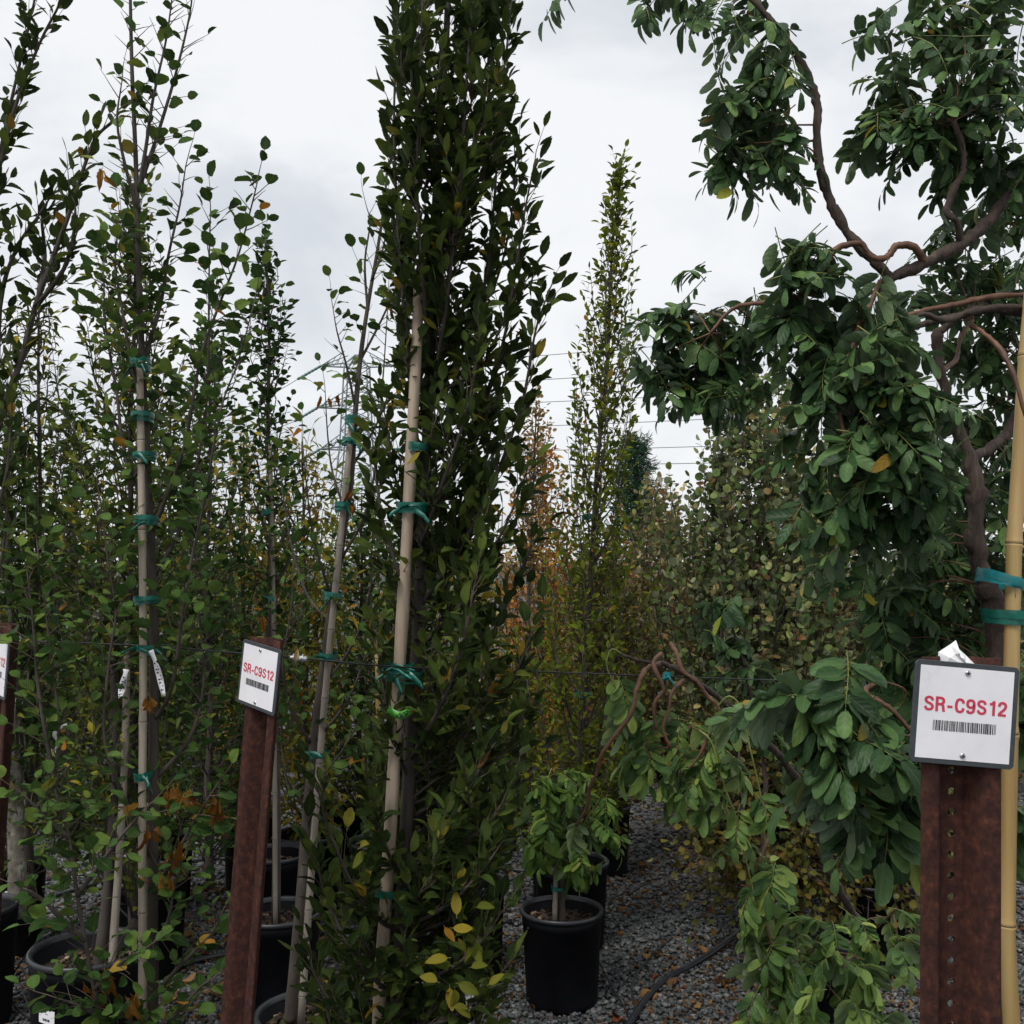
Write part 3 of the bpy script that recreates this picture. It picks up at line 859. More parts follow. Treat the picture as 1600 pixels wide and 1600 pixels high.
def sign_post(base, top_h, yaw, lean, label, w=.122, h=.122, sign_top=.004, roll=0.0, inset=.06, pw=.097):
    """steel channel with holes; local frame: x right, y away from the reader, z along the post. lean: (dx, dy) per metre"""
    root = empty('sign_post', base)
    tag(root, label, 'sign post', 'rusty sign posts along the row')
    zax = Vector((lean[0], lean[1], 1)).normalized()
    xax = Vector((math.cos(yaw), math.sin(yaw), 0)); xax = (xax - zax * xax.dot(zax)).normalized()
    yax = zax.cross(xax)
    B = Vector(base)
    def W(x, y, z): 
        q = B + xax * x + yax * y + zax * z
        return (q.x, q.y, q.z)
    s = pw / .097
    prof = [(-.0485, 0), (-.046, -.002), (-.030, -.002), (-.0255, .004), (-.0185, .020), (-.0145, .024)]
    prof = [(a * s, b * s) for a, b in prof]
    full_l = prof; full_r = [(-a, b) for a, b in prof][::-1]
    zs = np.linspace(0, top_h, 40)
    for nm, pr in (('flange', full_l), ('flange', full_r)):
        v = []; f = []
        for z in zs:
            for (x, y) in pr: v.append(W(x + R.uniform(-.0002, .0002), y, z))
        k = len(pr)
        for j in range(len(zs) - 1):
            for i in range(k - 1): f.append((j * k + i, j * k + i + 1, (j + 1) * k + i + 1, (j + 1) * k + i))
        o = mobj(nm, v, f, M['rust'], root, True)
        so = o.modifiers.new('thick', 'SOLIDIFY'); so.thickness = .0042; so.offset = 0
        be = o.modifiers.new('bev', 'BEVEL'); be.width = .0008; be.segments = 1; be.limit_method = 'ANGLE'
    # web with a row of punched holes
    x0 = .0145 * s; yv = .024 * s; cell = .0254; hr = .0048
    v = []; f = []
    n = int(top_h / cell)
    K = 16
    for i in range(n + 1):
        z0 = top_h - (i + 1) * cell; z1 = z0 + cell
        z0 = max(z0, 0)
        if z1 - z0 < .02:
            k = len(v); v += [W(-x0, yv, z0), W(x0, yv, z0), W(x0, yv, z1), W(-x0, yv, z1)]; f.append((k, k + 1, k + 2, k + 3)); continue
        zc = (z0 + z1) / 2; k = len(v)
        for j in range(K):
            a = 2 * math.pi * (j + .5) / K
            c_, s_ = math.cos(a), math.sin(a)
            m = max(abs(c_), abs(s_))
            v.append(W(x0 * c_ / m, yv, zc + (z1 - z0) / 2 * s_ / m))
            v.append(W(hr * c_, yv, zc + hr * s_))
        for j in range(K):
            j2 = (j + 1) % K
            f.append((k + 2 * j, k + 2 * j2, k + 2 * j2 + 1, k + 2 * j + 1))
            a1 = 2 * math.pi * (j + .5) / K; a2 = 2 * math.pi * (j + 1.5) / K
        for (cx_, cz_) in ((1, 1), (-1, 1), (-1, -1), (1, -1)):
            kk = len(v); v.append(W(x0 * cx_, yv, zc + (z1 - z0) / 2 * cz_))
            aa = math.atan2(cz_, cx_) % (2 * math.pi)
            j = int((aa / (2 * math.pi) * K) - .5) % K
            f.append((k + 2 * j, kk, k + 2 * ((j + 1) % K)))
    o = mobj('punched_web', v, f, M['rust'], root, False)
    so = o.modifiers.new('thick', 'SOLIDIFY'); so.thickness = .0042; so.offset = 0
    # sign board
    zt = top_h - sign_top
    cr, sr = math.cos(roll), math.sin(roll)
    yb = -.0075 * s
    def S(x, z, y=0.0):
        xr, zr = x * cr - z * sr, x * sr + z * cr
        return W(xr, yb - y, zt - h / 2 + zr)
    def rrect(hw, hh, rad, n=5):
        o = []
        for (cx_, cz_, a0) in ((hw - rad, hh - rad, 0), (-hw + rad, hh - rad, 90), (-hw + rad, -hh + rad, 180), (hw - rad, -hh + rad, 270)):
            for i in range(n + 1):
                a = math.radians(a0 + 90 * i / n); o.append((cx_ + rad * math.cos(a), cz_ + rad * math.sin(a)))
        return o
    def slab(name, ring, y0, y1, mat, par, bev=0):
        n = len(ring)
        v = [S(x, z, y0) for x, z in ring] + [S(x, z, y1) for x, z in ring]
        f = [tuple(range(n - 1, -1, -1)), tuple(range(n, 2 * n))] + [(i, (i + 1) % n, n + (i + 1) % n, n + i) for i in range(n)]
        o = mobj(name, v, f, M[mat], par, False)
        if bev:
            b = o.modifiers.new('bev', 'BEVEL'); b.width = bev; b.segments = 2; b.limit_method = 'ANGLE'
        return o
    board = slab('sign_board', rrect(w / 2, h / 2, .006), 0, .003, 'backing', root, .0006)
    pw2, ph2 = w / 2 * (1 - 2 * inset), h / 2 * (1 - 2 * inset)
    slab('paper', [(pw2, ph2), (-pw2, ph2), (-pw2, -ph2), (pw2, -ph2)], .0031, .0034, 'paper', board)
    tv, tf = text_mesh('SR-C9S12', w * .795, h * .148)
    mobj('lettering', [S(q[0], q[1] + h * .08, .0037 + q[2]) for q in tv], tf, M['red_ink'], board, False)
    v = []; f = []
    rr = random.Random(4); x = -w * .30
    while x < w * .30:
        bw = rr.choice((.0006, .0006, .0011, .0016)); k = len(v)
        v += [S(x, -h * .175, .0037), S(x + bw, -h * .175, .0037), S(x + bw, -h * .075, .0037), S(x, -h * .075, .0037)]; f.append((k, k + 1, k + 2, k + 3))
        x += bw + rr.choice((.0005, .0007, .0012))
    mobj('barcode', v, f, M['black_ink'], board, False)
    for zc in (h * .405, -h * .40):
        v = []; f = []
        K = 14
        for (r_, y_) in ((.0036, .0034), (.0035, .0046), (.0022, .0056), (0.0001, .0058)):
            for j in range(K): v.append(S(r_ * math.cos(6.2832 * j / K), zc + r_ * math.sin(6.2832 * j / K), y_))
        for i in range(3):
            for j in range(K): f.append((i * K + j, i * K + (j + 1) % K, (i + 1) * K + (j + 1) % K, (i + 1) * K + j))
        for (a, b_) in ((.0021, .00042), (.00042, .0021)):
            pass
        scr = mobj('screw', v, f, M['zinc'], board)
        v = []; f = []
        for (a, b_) in ((.0022, .0005), (.0005, .0022)):
            k = len(v); v += [S(-a, zc - b_, .0060), S(a, zc - b_, .0060), S(a, zc + b_, .0060), S(-a, zc + b_, .0060)]; f.append((k, k + 1, k + 2, k + 3))
        # sign, part, sub-part is the deepest level: the slots belong to the board too
        mobj('screw_slot', v, f, M['black_ink'], board, False)
    return root, W

def post_base(pxb, pyb, pxt, pyt, d):
    """foot on the ground and lean per metre of a post seen between two points at distance d"""
    a, b = P(pxb, pyb, d), P(pxt, pyt, d)
    t = (b - a) / (b.z - a.z)
    foot = a - t * a.z
    return foot, (t.x, t.y), b.z / math.cos(math.atan(math.hypot(t.x, t.y)))

f1, ln1, h1 = post_base(1500, 1600, 1501, 1027, 1.25)
sign_post(f1, h1, math.radians(3), ln1, 'wide rusty punched steel post with square sign board beside the yellow bamboo', w=.128, h=.122, sign_top=.006, roll=math.radians(-3.8), inset=.05)
f2, ln2, h2 = post_base(369, 1600, 416, 998, 1.95)
_, W2 = sign_post(f2, h2, math.radians(-46), ln2, 'leaning rusty steel post with its sign turned sideways between hazel and hornbeam', w=.138, h=.122, pw=.104, sign_top=.010, roll=math.radians(-3.0), inset=.055)
f3, ln3, h3 = post_base(-36, 1600, 6, 975, 2.05)
_, W3 = sign_post(f3, h3, math.radians(-46), ln3, 'leaning rusty steel post with cut-off sign reading only 2, where the wire starts', w=.138, h=.122, sign_top=.018, roll=math.radians(-3.0), inset=.055)

# crumpled white film behind the square sign
v = []; f = []
c0 = P(1492, 1032, 1.262)
rr = random.Random(5)
outl = [(-.021, -.018), (-.019, .010), (-.004, .019), (.003, .024), (.006, .013), (.014, .006), (.022, -.004), (.028, -.018)]
for j, (x, z) in enumerate(outl):
    v.append((c0.x + x, c0.y + rr.uniform(-.003, .004), c0.z + z))
for j in range(len(outl)):
    v.append((c0.x + outl[j][0] * .45, c0.y - .007 + rr.uniform(-.005, .004), c0.z + outl[j][1] * .4))
n = len(outl)
for j in range(n):
    j2 = (j + 1) % n
    f.append((j, j2, n + j2, n + j))
f.append(tuple(range(n, 2 * n)))
o = mobj('plastic_scrap', v, f, M['plastic_film'], None, False, None, c0)
so = o.modifiers.new('thick', 'SOLIDIFY'); so.thickness = .0008
tag(o, 'crumpled scrap of white film stuck behind the square sign', 'scrap')

# ------------------------------------------------------------------ trellis wire, clamps, drip tube
wp = [P(-60, 998, 2.06), P(10, 997, 2.07), P(40, 1001, 2.09), P(240, 1010, 2.10), P(380, 1021, 2.02), P(420, 1024, 1.985), P(458, 1027, 1.99), P(620, 1042, 2.13), P(800, 1048, 2.35), P(1040, 1057, 2.55), P(1250, 1064, 2.75), P(1500, 1070, 2.95), P(1720, 1072, 3.1)]
t = Tubes(); t.add([tuple(p) for p in crom([tuple(p) for p in wp], 5)], .0017, 6)
o = t.build('trellis_wire', M['wire'], None, True, wp[0])
tag(o, 'thin dark wire stretched between the sign posts and tied to the stakes', 'wire')

def clamp(p, d, label):
    root = empty('wire_clamp', p)
    tag(root, label, 'clamp', 'bright clamps on the wire')
    d = Vector(d).normalized(); u = UP - d * UP.dot(d); u.normalize(); s = d.cross(u)
    t = Tubes(); t.add([p - d * .017, p - d * .015, p + d * .015, p + d * .017], [.004, .0058, .0058, .004], 10); t.build('sleeve', M['zinc'], root)
    for k in (-.009, .008):
        t = Tubes(); q = p + d * k
        t.add([q + (u * math.cos(a) + s * math.sin(a)) * .0072 for a in np.linspace(0, 6.28, 13)], .0019, 6); t.build('clip_ring', M['zinc'], root)
clamp(P(38, 1000, 2.085), (1, .1, 0), 'white metal clamp on the wire beside the cut-off sign')
clamp(P(466, 1029, 1.99), (1, .1, -.05), 'shiny metal clamp on the wire beside the leaning sign post')

def one_leaf(name, sp, k, mat, p, d, n, size, label, cat, group=None):
    y = Vector(d).normalized(); z = Vector(n); z = (z - y * z.dot(y)).normalized(); x = y.cross(z)
    o = bpy.data.objects.new(name, leaf_mesh(sp, k, mat)); COL.objects.link(o)
    o.matrix_basis = Matrix(((x[0] * size, y[0] * size, z[0] * size, p[0]), (x[1] * size, y[1] * size, z[1] * size, p[1]), (x[2] * size, y[2] * size, z[2] * size, p[2]), (0, 0, 0, 1)))
    tag(o, label, cat, group)
    return o
one_leaf('dry_leaf', 'dead', 2, 'l_tan', P(462, 1034, 1.985), (.15, -.1, 1), (.2, -1, .1), .026, 'curled pinkish dry leaf caught on the shiny wire clamp', 'leaf')

def tape_tag(pts, w, label, lines=True, mat='paper', name='plant_tag', cat='tag'):
    """hanging printed strip; pts world points along its middle"""
    pts = [Vector(p) for p in pts]
    c = [Vector(q) for q in crom([tuple(p) for p in pts], 5)]
    root = empty(name, pts[0]); tag(root, label, cat)
    n = len(c)
    v = []; f = []
    fr = []
    for i, p in enumerate(c):
        t_ = (c[min(i + 1, n - 1)] - c[max(0, i - 1)]).normalized()
        s = t_.cross(Vector((0.25 + .5 * math.sin(i * .5), 1, 0))).normalized()
        fr.append((p, s, t_))
        v += [tuple(p - s * w / 2), tuple(p + s * w / 2)]
    for i in range(n - 1): f.append((2 * i, 2 * i + 1, 2 * i + 3, 2 * i + 2))
    o = mobj('strip', v, f, M[mat], root, True)
    so = o.modifiers.new('thick', 'SOLIDIFY'); so.thickness = .0006; so.offset = 0
    if lines:
        v = []; f = []
        for i in range(int(n * .35), n - 2):
            p, s, t_ = fr[i]; nn = s.cross(t_)
            if nn.y > 0: nn = -nn
            for (a, b_) in ((-.30, .05), (.14, .30)):
                if (i * 7 + int(a * 10)) % 3 == 0: continue
                k = len(v); q = p + nn * .0012
                e_ = t_ * .0028
                v += [tuple(q + s * w * a), tuple(q + s * w * b_), tuple(q + s * w * b_ + e_), tuple(q + s * w * a + e_)]; f.append((k, k + 1, k + 2, k + 3))
        if v: mobj('print', v, f, M['black_ink'], root, False)
    return root
tape_tag([P(236, 1016, 2.05), P(243, 1035, 2.05), P(250, 1060, 2.06), P(256, 1088, 2.06)], .012, 'long white printed tag hanging under the tie on the pale bamboo')
tape_tag([P(197, 1046, 2.2), P(195, 1058, 2.2), P(191, 1075, 2.21), P(188, 1090, 2.2)], .015, 'short white barcode tag hanging from a bare hazel stem')
tape_tag([P(105, 1133, 2.1), P(92, 1137, 2.1), P(85, 1148, 2.1), P(90, 1160, 2.11), P(86, 1176, 2.1)], .008, 'twisted white ribbon looped on the grey hazel shoot', False, 'plastic_film', 'plant_ribbon', 'ribbon')

# ------------------------------------------------------------------ trees built limb by limb
def W3D(pts, d):
    """(px, py[, depth offset]) -> world points"""
    return [P(p[0], p[1], d + (p[2] if len(p) > 2 else 0)) for p in pts]

def base_at(px, d, py=1600):
    q = P(px, py, d)
    return Vector((q.x, q.y, 0))

def tree_root(name, label, base, cat='tree', group=None):
    return tag(empty(name, base), label, cat, group)

def limb_tree(root, trunk, limbs, d, lf, sp, mat, bark, twig_mat='twig', tr=(.015, .004), lr=(.006, .0018), single=300, hi=3.2, foot=None, limb_bark=None, auto=None, dress_trunk=.35, fol_rng=None):
    LV, TW = Leaves(), Tubes()
    pts = W3D(trunk, d)
    if foot is not None: pts = [foot] + pts
    zlo, zhi = pts[0].z, pts[-1].z
    tp = [(*p, tr[0] + (tr[1] - tr[0]) * (p.z - zlo) / (zhi - zlo)) for p in pts]
    c = trunk_part(root, tp, bark)
    if dress_trunk is not None: dress(LV, TW, c, lf, dress_trunk)
    for lb in limbs:
        w = W3D(lb, d)
        # attach the foot of the limb to the closest trunk point when it is near
        q = [(*p, lr[0] + (lr[1] - lr[0]) * i / (len(w) - 1)) for i, p in enumerate(w)]
        cc = trunk_part(root, q, limb_bark or bark, 'limb', 6, 4, .06)
        dress(LV, TW, cc, lf, .12)
    for (a, b) in (auto or []):
        cc = limb_curve(a, b, .2, 6, .02)
        n = len(cc)
        tt = Tubes(); tt.add(cc, [.0042 * (1 - .75 * i / n) for i in range(n)], 5, .05); tt.build('limb', M[limb_bark or bark], root)
        dress(LV, TW, cc, lf, .2)
    TWo = TW.build('twig_network', M[twig_mat], root)
    if TWo: TWo['kind'] = 'stuff'
    LV.finish(root, sp, M and mat, single, None, hi)
    return c

def trunk_point(c, z):
    best = min(c, key=lambda p: abs(p[2] - z))
    return Vector(best[:3])

# ---- centre hornbeam: tall dense column
dF = 2.25
hb = dict(step=.0165, along=.85, out=.62, up=.35, twig=(.05, .115), gap=.0165, size=.043, spread=.68, jit=.24, nup=.6, upc=.25, r=.0016)
fb = base_at(618, dF)
potF = (fb.x + .02, fb.y)
root = tree_root('hornbeam_tree', 'tall dense column of dark pleated leaves tied to a stout pale pole', fb)
trunkF = [(618, 1700), (628, 1450), (640, 1200), (652, 1000, .02), (664, 760, .02), (672, 560, .02), (682, 300, .02), (698, 40), (704, -160)]
limbsF = [
    [(660, 770, .02), (641, 580, -.02), (626, 420, -.05), (617, 260, -.06), (616, 160, -.06), (622, 30, -.05), (630, -70, -.05)],
    [(664, 800, .02), (735, 690, .0), (785, 540, -.04), (806, 420, -.06), (820, 330, -.06), (836, 250, -.05)],
    [(668, 720, .02), (735, 560, .04), (768, 360, .06), (782, 170, .05), (806, -60, .03)],
    [(655, 950, .02), (740, 820, -.06), (810, 650, -.09), (836, 520, -.10), (852, 470, -.1)],
    [(672, 640, .02), (700, 450, -.08), (722, 220, -.10), (736, 20, -.10), (740, -80, -.1)],
    [(650, 1020, .02), (730, 930, -.10), (790, 820, -.14), (822, 740, -.15)],
    [(646, 1100, .02), (740, 1030, .06), (800, 930, .10), (828, 860, .10)],
    [(640, 1220, .0), (730, 1140, -.08), (800, 1060, -.12), (830, 990, -.12)],
    [(636, 1280, .0), (720, 1230, .05), (790, 1170, .09), (820, 1110, .10)],
    [(632, 1380, .0), (710, 1330, -.10), (775, 1270, -.16), (800, 1220, -.16)],
    [(628, 1450, .0), (690, 1420, -.16), (745, 1370, -.22), (775, 1330, -.22)],
    [(625, 1520, .0), (690, 1520, -.15), (745, 1480, -.20), (780, 1430, -.2)],
    [(622, 1600, .0), (680, 1600, -.15), (735, 1570, -.2), (765, 1540, -.2)],
    [(628, 1460, .0), (585, 1430, -.10), (545, 1370, -.14), (512, 1290, -.14), (496, 1230, -.13)],
    [(622, 1560, .0), (585, 1530, -.14), (545, 1480, -.2), (510, 1400, -.2), (490, 1340, -.2)],
    [(620, 1640, .0), (580, 1620, -.14), (535, 1590, -.2), (495, 1530, -.2), (485, 1500, -.2)],
    [(632, 1380, .0), (605, 1330, -.10), (585, 1260, -.14), (572, 1200, -.14)],
    [(640, 1220, .0), (612, 1150, -.06), (600, 1080, -.08), (588, 1000, -.08)],
    [(655, 960, .0), (625, 900, -.05), (600, 820, -.06), (590, 760, -.06), (588, 700, -.06)],
    [(660, 860, .0), (632, 800, .08), (612, 720, .08), (600, 640, .08)],
    [(640, 1190, .0), (690, 1100, -.15), (725, 1000, -.2), (740, 920, -.2)],
    [(650, 1000, .0), (700, 900, .12), (745, 780, .16), (770, 660, .16)],
    [(660, 850, .0), (690, 760, -.12), (730, 640, -.16), (752, 520, -.16)],
    [(672, 560, .0), (660, 430, -.10), (652, 300, -.12), (655, 150, -.12), (660, 0, -.12)],
    [(676, 480, .0), (705, 380, .10), (745, 260, .12), (762, 100, .10), (770, -40, .1)],
    [(672, 580, .0), (720, 520, .10), (775, 440, .13), (800, 330, .12), (806, 240, .1)],
    [(684, 260, .0), (664, 160, .06), (650, 60, .06), (648, -40, .06)],
    [(690, 160, .0), (720, 80, .04), (750, 0, .05), (764, -60, .05)],
]
FOUT = [(-40, 640, 780), (100, 620, 800), (250, 615, 815), (420, 620, 830), (600, 620, 825), (760, 612, 818), (950, 615, 822), (1120, 610, 815), (1300, 570, 800), (1450, 500, 785), (1560, 490, 775), (1650, 500, 770)]
autoF = []
_tc = [Vector(q[:3]) for q in crom([tuple(q) for q in W3D(trunkF, dF)], 8)]
for k in range(104):
    yy = -30 + 1640 * (k + R.random()) / 78 if k < 40 else (820 + 790 * R.random() if k < 78 else 1120 + 500 * R.random())
    xl = float(np.interp(yy, [q[0] for q in FOUT], [q[1] for q in FOUT])); xr = float(np.interp(yy, [q[0] for q in FOUT], [q[2] for q in FOUT]))
    xe = R.uniform(xl, xr)
    e_ = P(xe, yy, dF + (R.uniform(-.20, .2) if not (xe < 675 and 480 < yy < 1440) else R.uniform(.05, .22)))
    s_ = min(_tc, key=lambda q: abs(q.z - (e_.z - .12 - .6 * math.hypot(e_.x - q.x, e_.y - q.y))))
    autoF.append((s_, e_))
limb_tree(root, trunkF, limbsF, dF, hb, 'horn', 'l_horn', 'bark_dark', tr=(.020, .006), lr=(.0052, .0016), single=300, foot=fb + UP * .3, dress_trunk=.42, auto=autoF)
# yellowed low leaves
LV = Leaves()
for (px, py, n_, r_) in ((708, 1450, 4, 14), (722, 1495, 5, 18), (700, 1535, 5, 18), (735, 1500, 3, 16), (560, 1330, 2, 8), (655, 700, 1, 4)):
    for i in range(n_):
        q = P(px + R.gauss(0, r_), py + R.gauss(0, r_), dF - .24 + R.gauss(0, .02))
        a = R.uniform(0, 6.28)
        LV.add(q, (math.cos(a), R.gauss(0, .3), math.sin(a) * .7 - .2), (R.gauss(0, .4), -.6, .7), .039 * R.uniform(.8, 1.15))
LV.finish(root, 'horn', 'l_gold', 60, pname='yellow_leaf', mass='yellow_foliage')

st, atF, totF = stake([fb + Vector((-.03, -.045, .28)), P(592, 1600, dF - .045), P(607, 1350, dF - .045), P(622, 1080, dF - .045), P(638, 800, dF - .045), P(650, 560, dF - .04), P(655, 440, dF - .035)], .0150, 'pole', 'stout pale peeled pole standing left of the dense dark column tree', 0, 'wooden_stake')
LB = 'green tape tie round the stout pale pole and column tree, %s'
for i, (px, py, ra, hh, w_) in enumerate(((652, 700, .026, .018, 2), (645, 795, .038, .022, 3), (622, 1054, .040, .026, 4), (606, 1386, .036, .014, 2))):
    q = P(px + 5, py, dF - .022)
    tie(q, (.03, 0, 1), ra, .052, hh, LB % ORD[i], seed=20 + i, wraps=w_, tails=2 if i > 0 else 0)
tie(P(620, 1040, dF - .05), (.03, 0, 1), .034, .03, .012, 'thin green tape knotting the stout pale pole to the wire', seed=31, wraps=2, tails=3, tl=.06)
tape_tag([P(606, 1108, dF - .085), P(620, 1117, dF - .095), P(632, 1116, dF - .09), P(645, 1107, dF - .075)], .016, 'lime green printed flag tape round the stout pale pole', True, 'tie_lime', 'flag_tape', 'tape')

# ---- hazel on the pale bamboo, left
dB = 2.14
def densB(p):
    x, y = proj(p)
    return .85 if y < 330 else .95
hz = dict(step=.0145, along=.6, out=.85, up=.12, twig=(.04, .12), gap=.022, size=.033, spread=.8, jit=.3, nup=.75, dens=densB, keepf=lambda p: .42 if proj(p)[1] < 330 else (.92 if proj(p)[1] < 1000 else .82), r=.0014)
bb = base_at(238, dB)
root = tree_root('hazel_tree', 'upright hazel with sparse rounded leaves and bare top tied to pale bamboo', bb)
trunkB = [(238, 1640), (238, 1400), (241, 1100), (240, 950), (233, 790), (229, 690), (222, 560), (217, 420), (214, 300), (211, 220), (206, 100), (203, -40)]
limbsB = [
    [(216, 300), (228, 230, -.02), (240, 150, -.03), (260, 60, -.03), (272, -30, -.03)],
    [(217, 295), (243, 220, .02), (272, 125, .04), (296, 25, .04), (303, -40, .04)],
    [(216, 330), (196, 260, -.02), (183, 190, -.04), (190, 130, -.04)],
    [(238, 830), (262, 770, -.02), (290, 690, -.04), (313, 560, -.06), (345, 470, -.06), (372, 400, -.06), (394, 318, -.06), (402, 285, -.06)],
    [(240, 900), (280, 830, .02), (305, 740, .04), (322, 640, .05), (326, 540, .05), (327, 400, .05), (329, 330, .05)],
    [(241, 1125), (262, 1092, -.04), (275, 1040, -.06), (286, 950, -.08), (300, 870, -.08), (318, 790, -.1), (345, 640, -.1), (372, 565, -.1), (398, 470, -.1)],
    [(240, 1220), (296, 1155, .04), (318, 1070, .06), (313, 980, .08), (305, 900, .08)],
    [(232, 800), (195, 710, .03), (182, 610, .05), (165, 510, .06), (162, 420, .06)],
    [(237, 1345), (205, 1275, -.05), (180, 1212, -.08), (164, 1162, -.09), (163, 1110, -.09), (172, 1020, -.09), (181, 955, -.09), (168, 870, -.1), (155, 770, -.1)],
    [(238, 1660), (165, 1600, -.12), (148, 1545, -.15), (133, 1470, -.16), (121, 1400, -.16), (108, 1310, -.16), (95, 1262, -.16), (86, 1225, -.16), (92, 1130, -.15), (84, 1060, -.15), (71, 955, -.14), (58, 850, -.14)],
    [(87, 1230, -.16), (72, 1150, -.17), (58, 1060, -.17), (52, 975, -.17), (42, 890, -.17)],
    [(227, 650), (206, 570, -.03), (192, 490, -.04), (180, 410, -.04), (186, 350, -.04)],
    [(222, 570), (250, 480, .03), (263, 400, .04), (281, 320, .05), (290, 260, .05)],
    [(121, 1400, -.16), (160, 1345, -.18), (195, 1300, -.2), (225, 1265, -.2)],
    [(108, 1310, -.16), (70, 1275, -.18), (35, 1240, -.2)],
    [(236, 1400), (272, 1340, -.06), (300, 1290, -.09), (330, 1240, -.1)],
    [(237, 1480), (262, 1440, -.05), (272, 1390, -.07), (290, 1330, -.08)],
    [(236, 1560), (290, 1500, -.08), (330, 1460, -.1), (345, 1430, -.1)],
    [(133, 1470, -.16), (100, 1440, -.18), (60, 1400, -.2), (30, 1385, -.2)],
    [(148, 1545, -.15), (195, 1500, -.18), (230, 1480, -.2)],
    [(160, 1590, -.14), (120, 1570, -.17), (90, 1560, -.18)],
    [(238, 1640), (200, 1590, -.1), (170, 1580, -.15)],
    [(238, 1620), (270, 1590, -.1), (310, 1545, -.12), (330, 1530, -.12)],
]
limb_tree(root, trunkB, limbsB, dB, hz, 'hazel', 'l_hazel', 'bark_grey', tr=(.0145, .0032), lr=(.0050, .0013), single=300, foot=bb + UP * .3, dress_trunk=.5)
LV = Leaves()
for (px, py, n_, r_) in ((272, 1250, 5, 10), (300, 1250, 3, 6), (335, 1262, 7, 10), (268, 1335, 5, 8), (245, 1300, 3, 6), (210, 1570, 5, 8), (228, 1105, 3, 5), (148, 1545, 5, 8), (170, 1535, 3, 6), (258, 1380, 3, 6), (160, 275, 2, 3)):
    for i in range(n_):
        q = P(px + R.gauss(0, r_), py + R.gauss(0, r_) - 12, dB - .1 + R.gauss(0, .02))
        LV.add(q, (R.gauss(0, .3), R.gauss(0, .3), -1), (R.gauss(0, .6), -1, .1), .045 * R.uniform(.6, 1.15))
LV.finish(root, 'dead', 'l_dead', 60, pname='dead_leaf', mass='dead_foliage')

stake([bb + Vector((-.022, -.03, .26)), P(222, 1600, dB - .03), P(222, 1300, dB - .03), P(224, 1000, dB - .03), P(221, 750, dB - .028), P(218, 557, dB - .022)], .0088, 'bamboo_old', 'straight pale weathered bamboo tied along the sparse hazel', .2, seed=3)
LB = 'green tape tie binding the pale weathered bamboo to the hazel, %s'
for i, (px, py, ra, hh, w_, tl_) in enumerate(((219, 569, .019, .020, 2, 2), (222, 652, .020, .018, 3, 0), (225, 713, .021, .017, 3, 1), (227, 813, .023, .018, 3, 1), (229, 937, .024, .017, 3, 0), (233, 1013, .026, .012, 2, 3), (224, 1210, .016, .015, 3, 2))):
    tie(P(px + 1, py, dB - .015), (0, 0, 1), ra, .030, hh, LB % ORD[i], seed=40 + i, wraps=w_, tails=tl_, tl=.035)

# ---- hornbeam entering from the left edge
dA = 2.3
ha = dict(hb); ha.update(step=.022, twig=(.05, .12), size=.039, gap=.0175)
ab = base_at(-62, dA)
root = tree_root('hornbeam_tree', 'dark pleated-leaf hornbeam whose stems lean in over the hazel', ab)
trunkA = [(-62, 1650), (-58, 1300), (-50, 1000), (-30, 800), (0, 655), (34, 560), (55, 480), (80, 410), (106, 340), (130, 265), (150, 215), (176, 190)]
limbsA = [
    [(-45, 950), (-50, 600), (-28, 400), (0, 238), (28, 112), (54, 0), (68, -70)],
    [(-40, 880), (-40, 550), (-14, 330), (20, 180), (60, 72), (95, 2), (112, -50)],
    [(-5, 680), (0, 480), (25, 390), (58, 340), (84, 300)],
    [(-45, 950), (-20, 850, -.1), (10, 740, -.12), (18, 640, -.12)],
    [(60, 470), (70, 400, .05), (66, 340, .06), (85, 320, .06)],
    [(-52, 1050), (-20, 980, .1), (5, 860, .14), (14, 760, .14)],
    [(55, 480), (100, 420, -.06), (118, 340, -.08), (108, 290, -.08)],
]
limb_tree(root, trunkA, limbsA, dA, ha, 'horn', 'l_horn', 'bark_dark', tr=(.018, .0035), lr=(.0065, .0016), single=250, foot=ab + UP * .3, dress_trunk=.5)

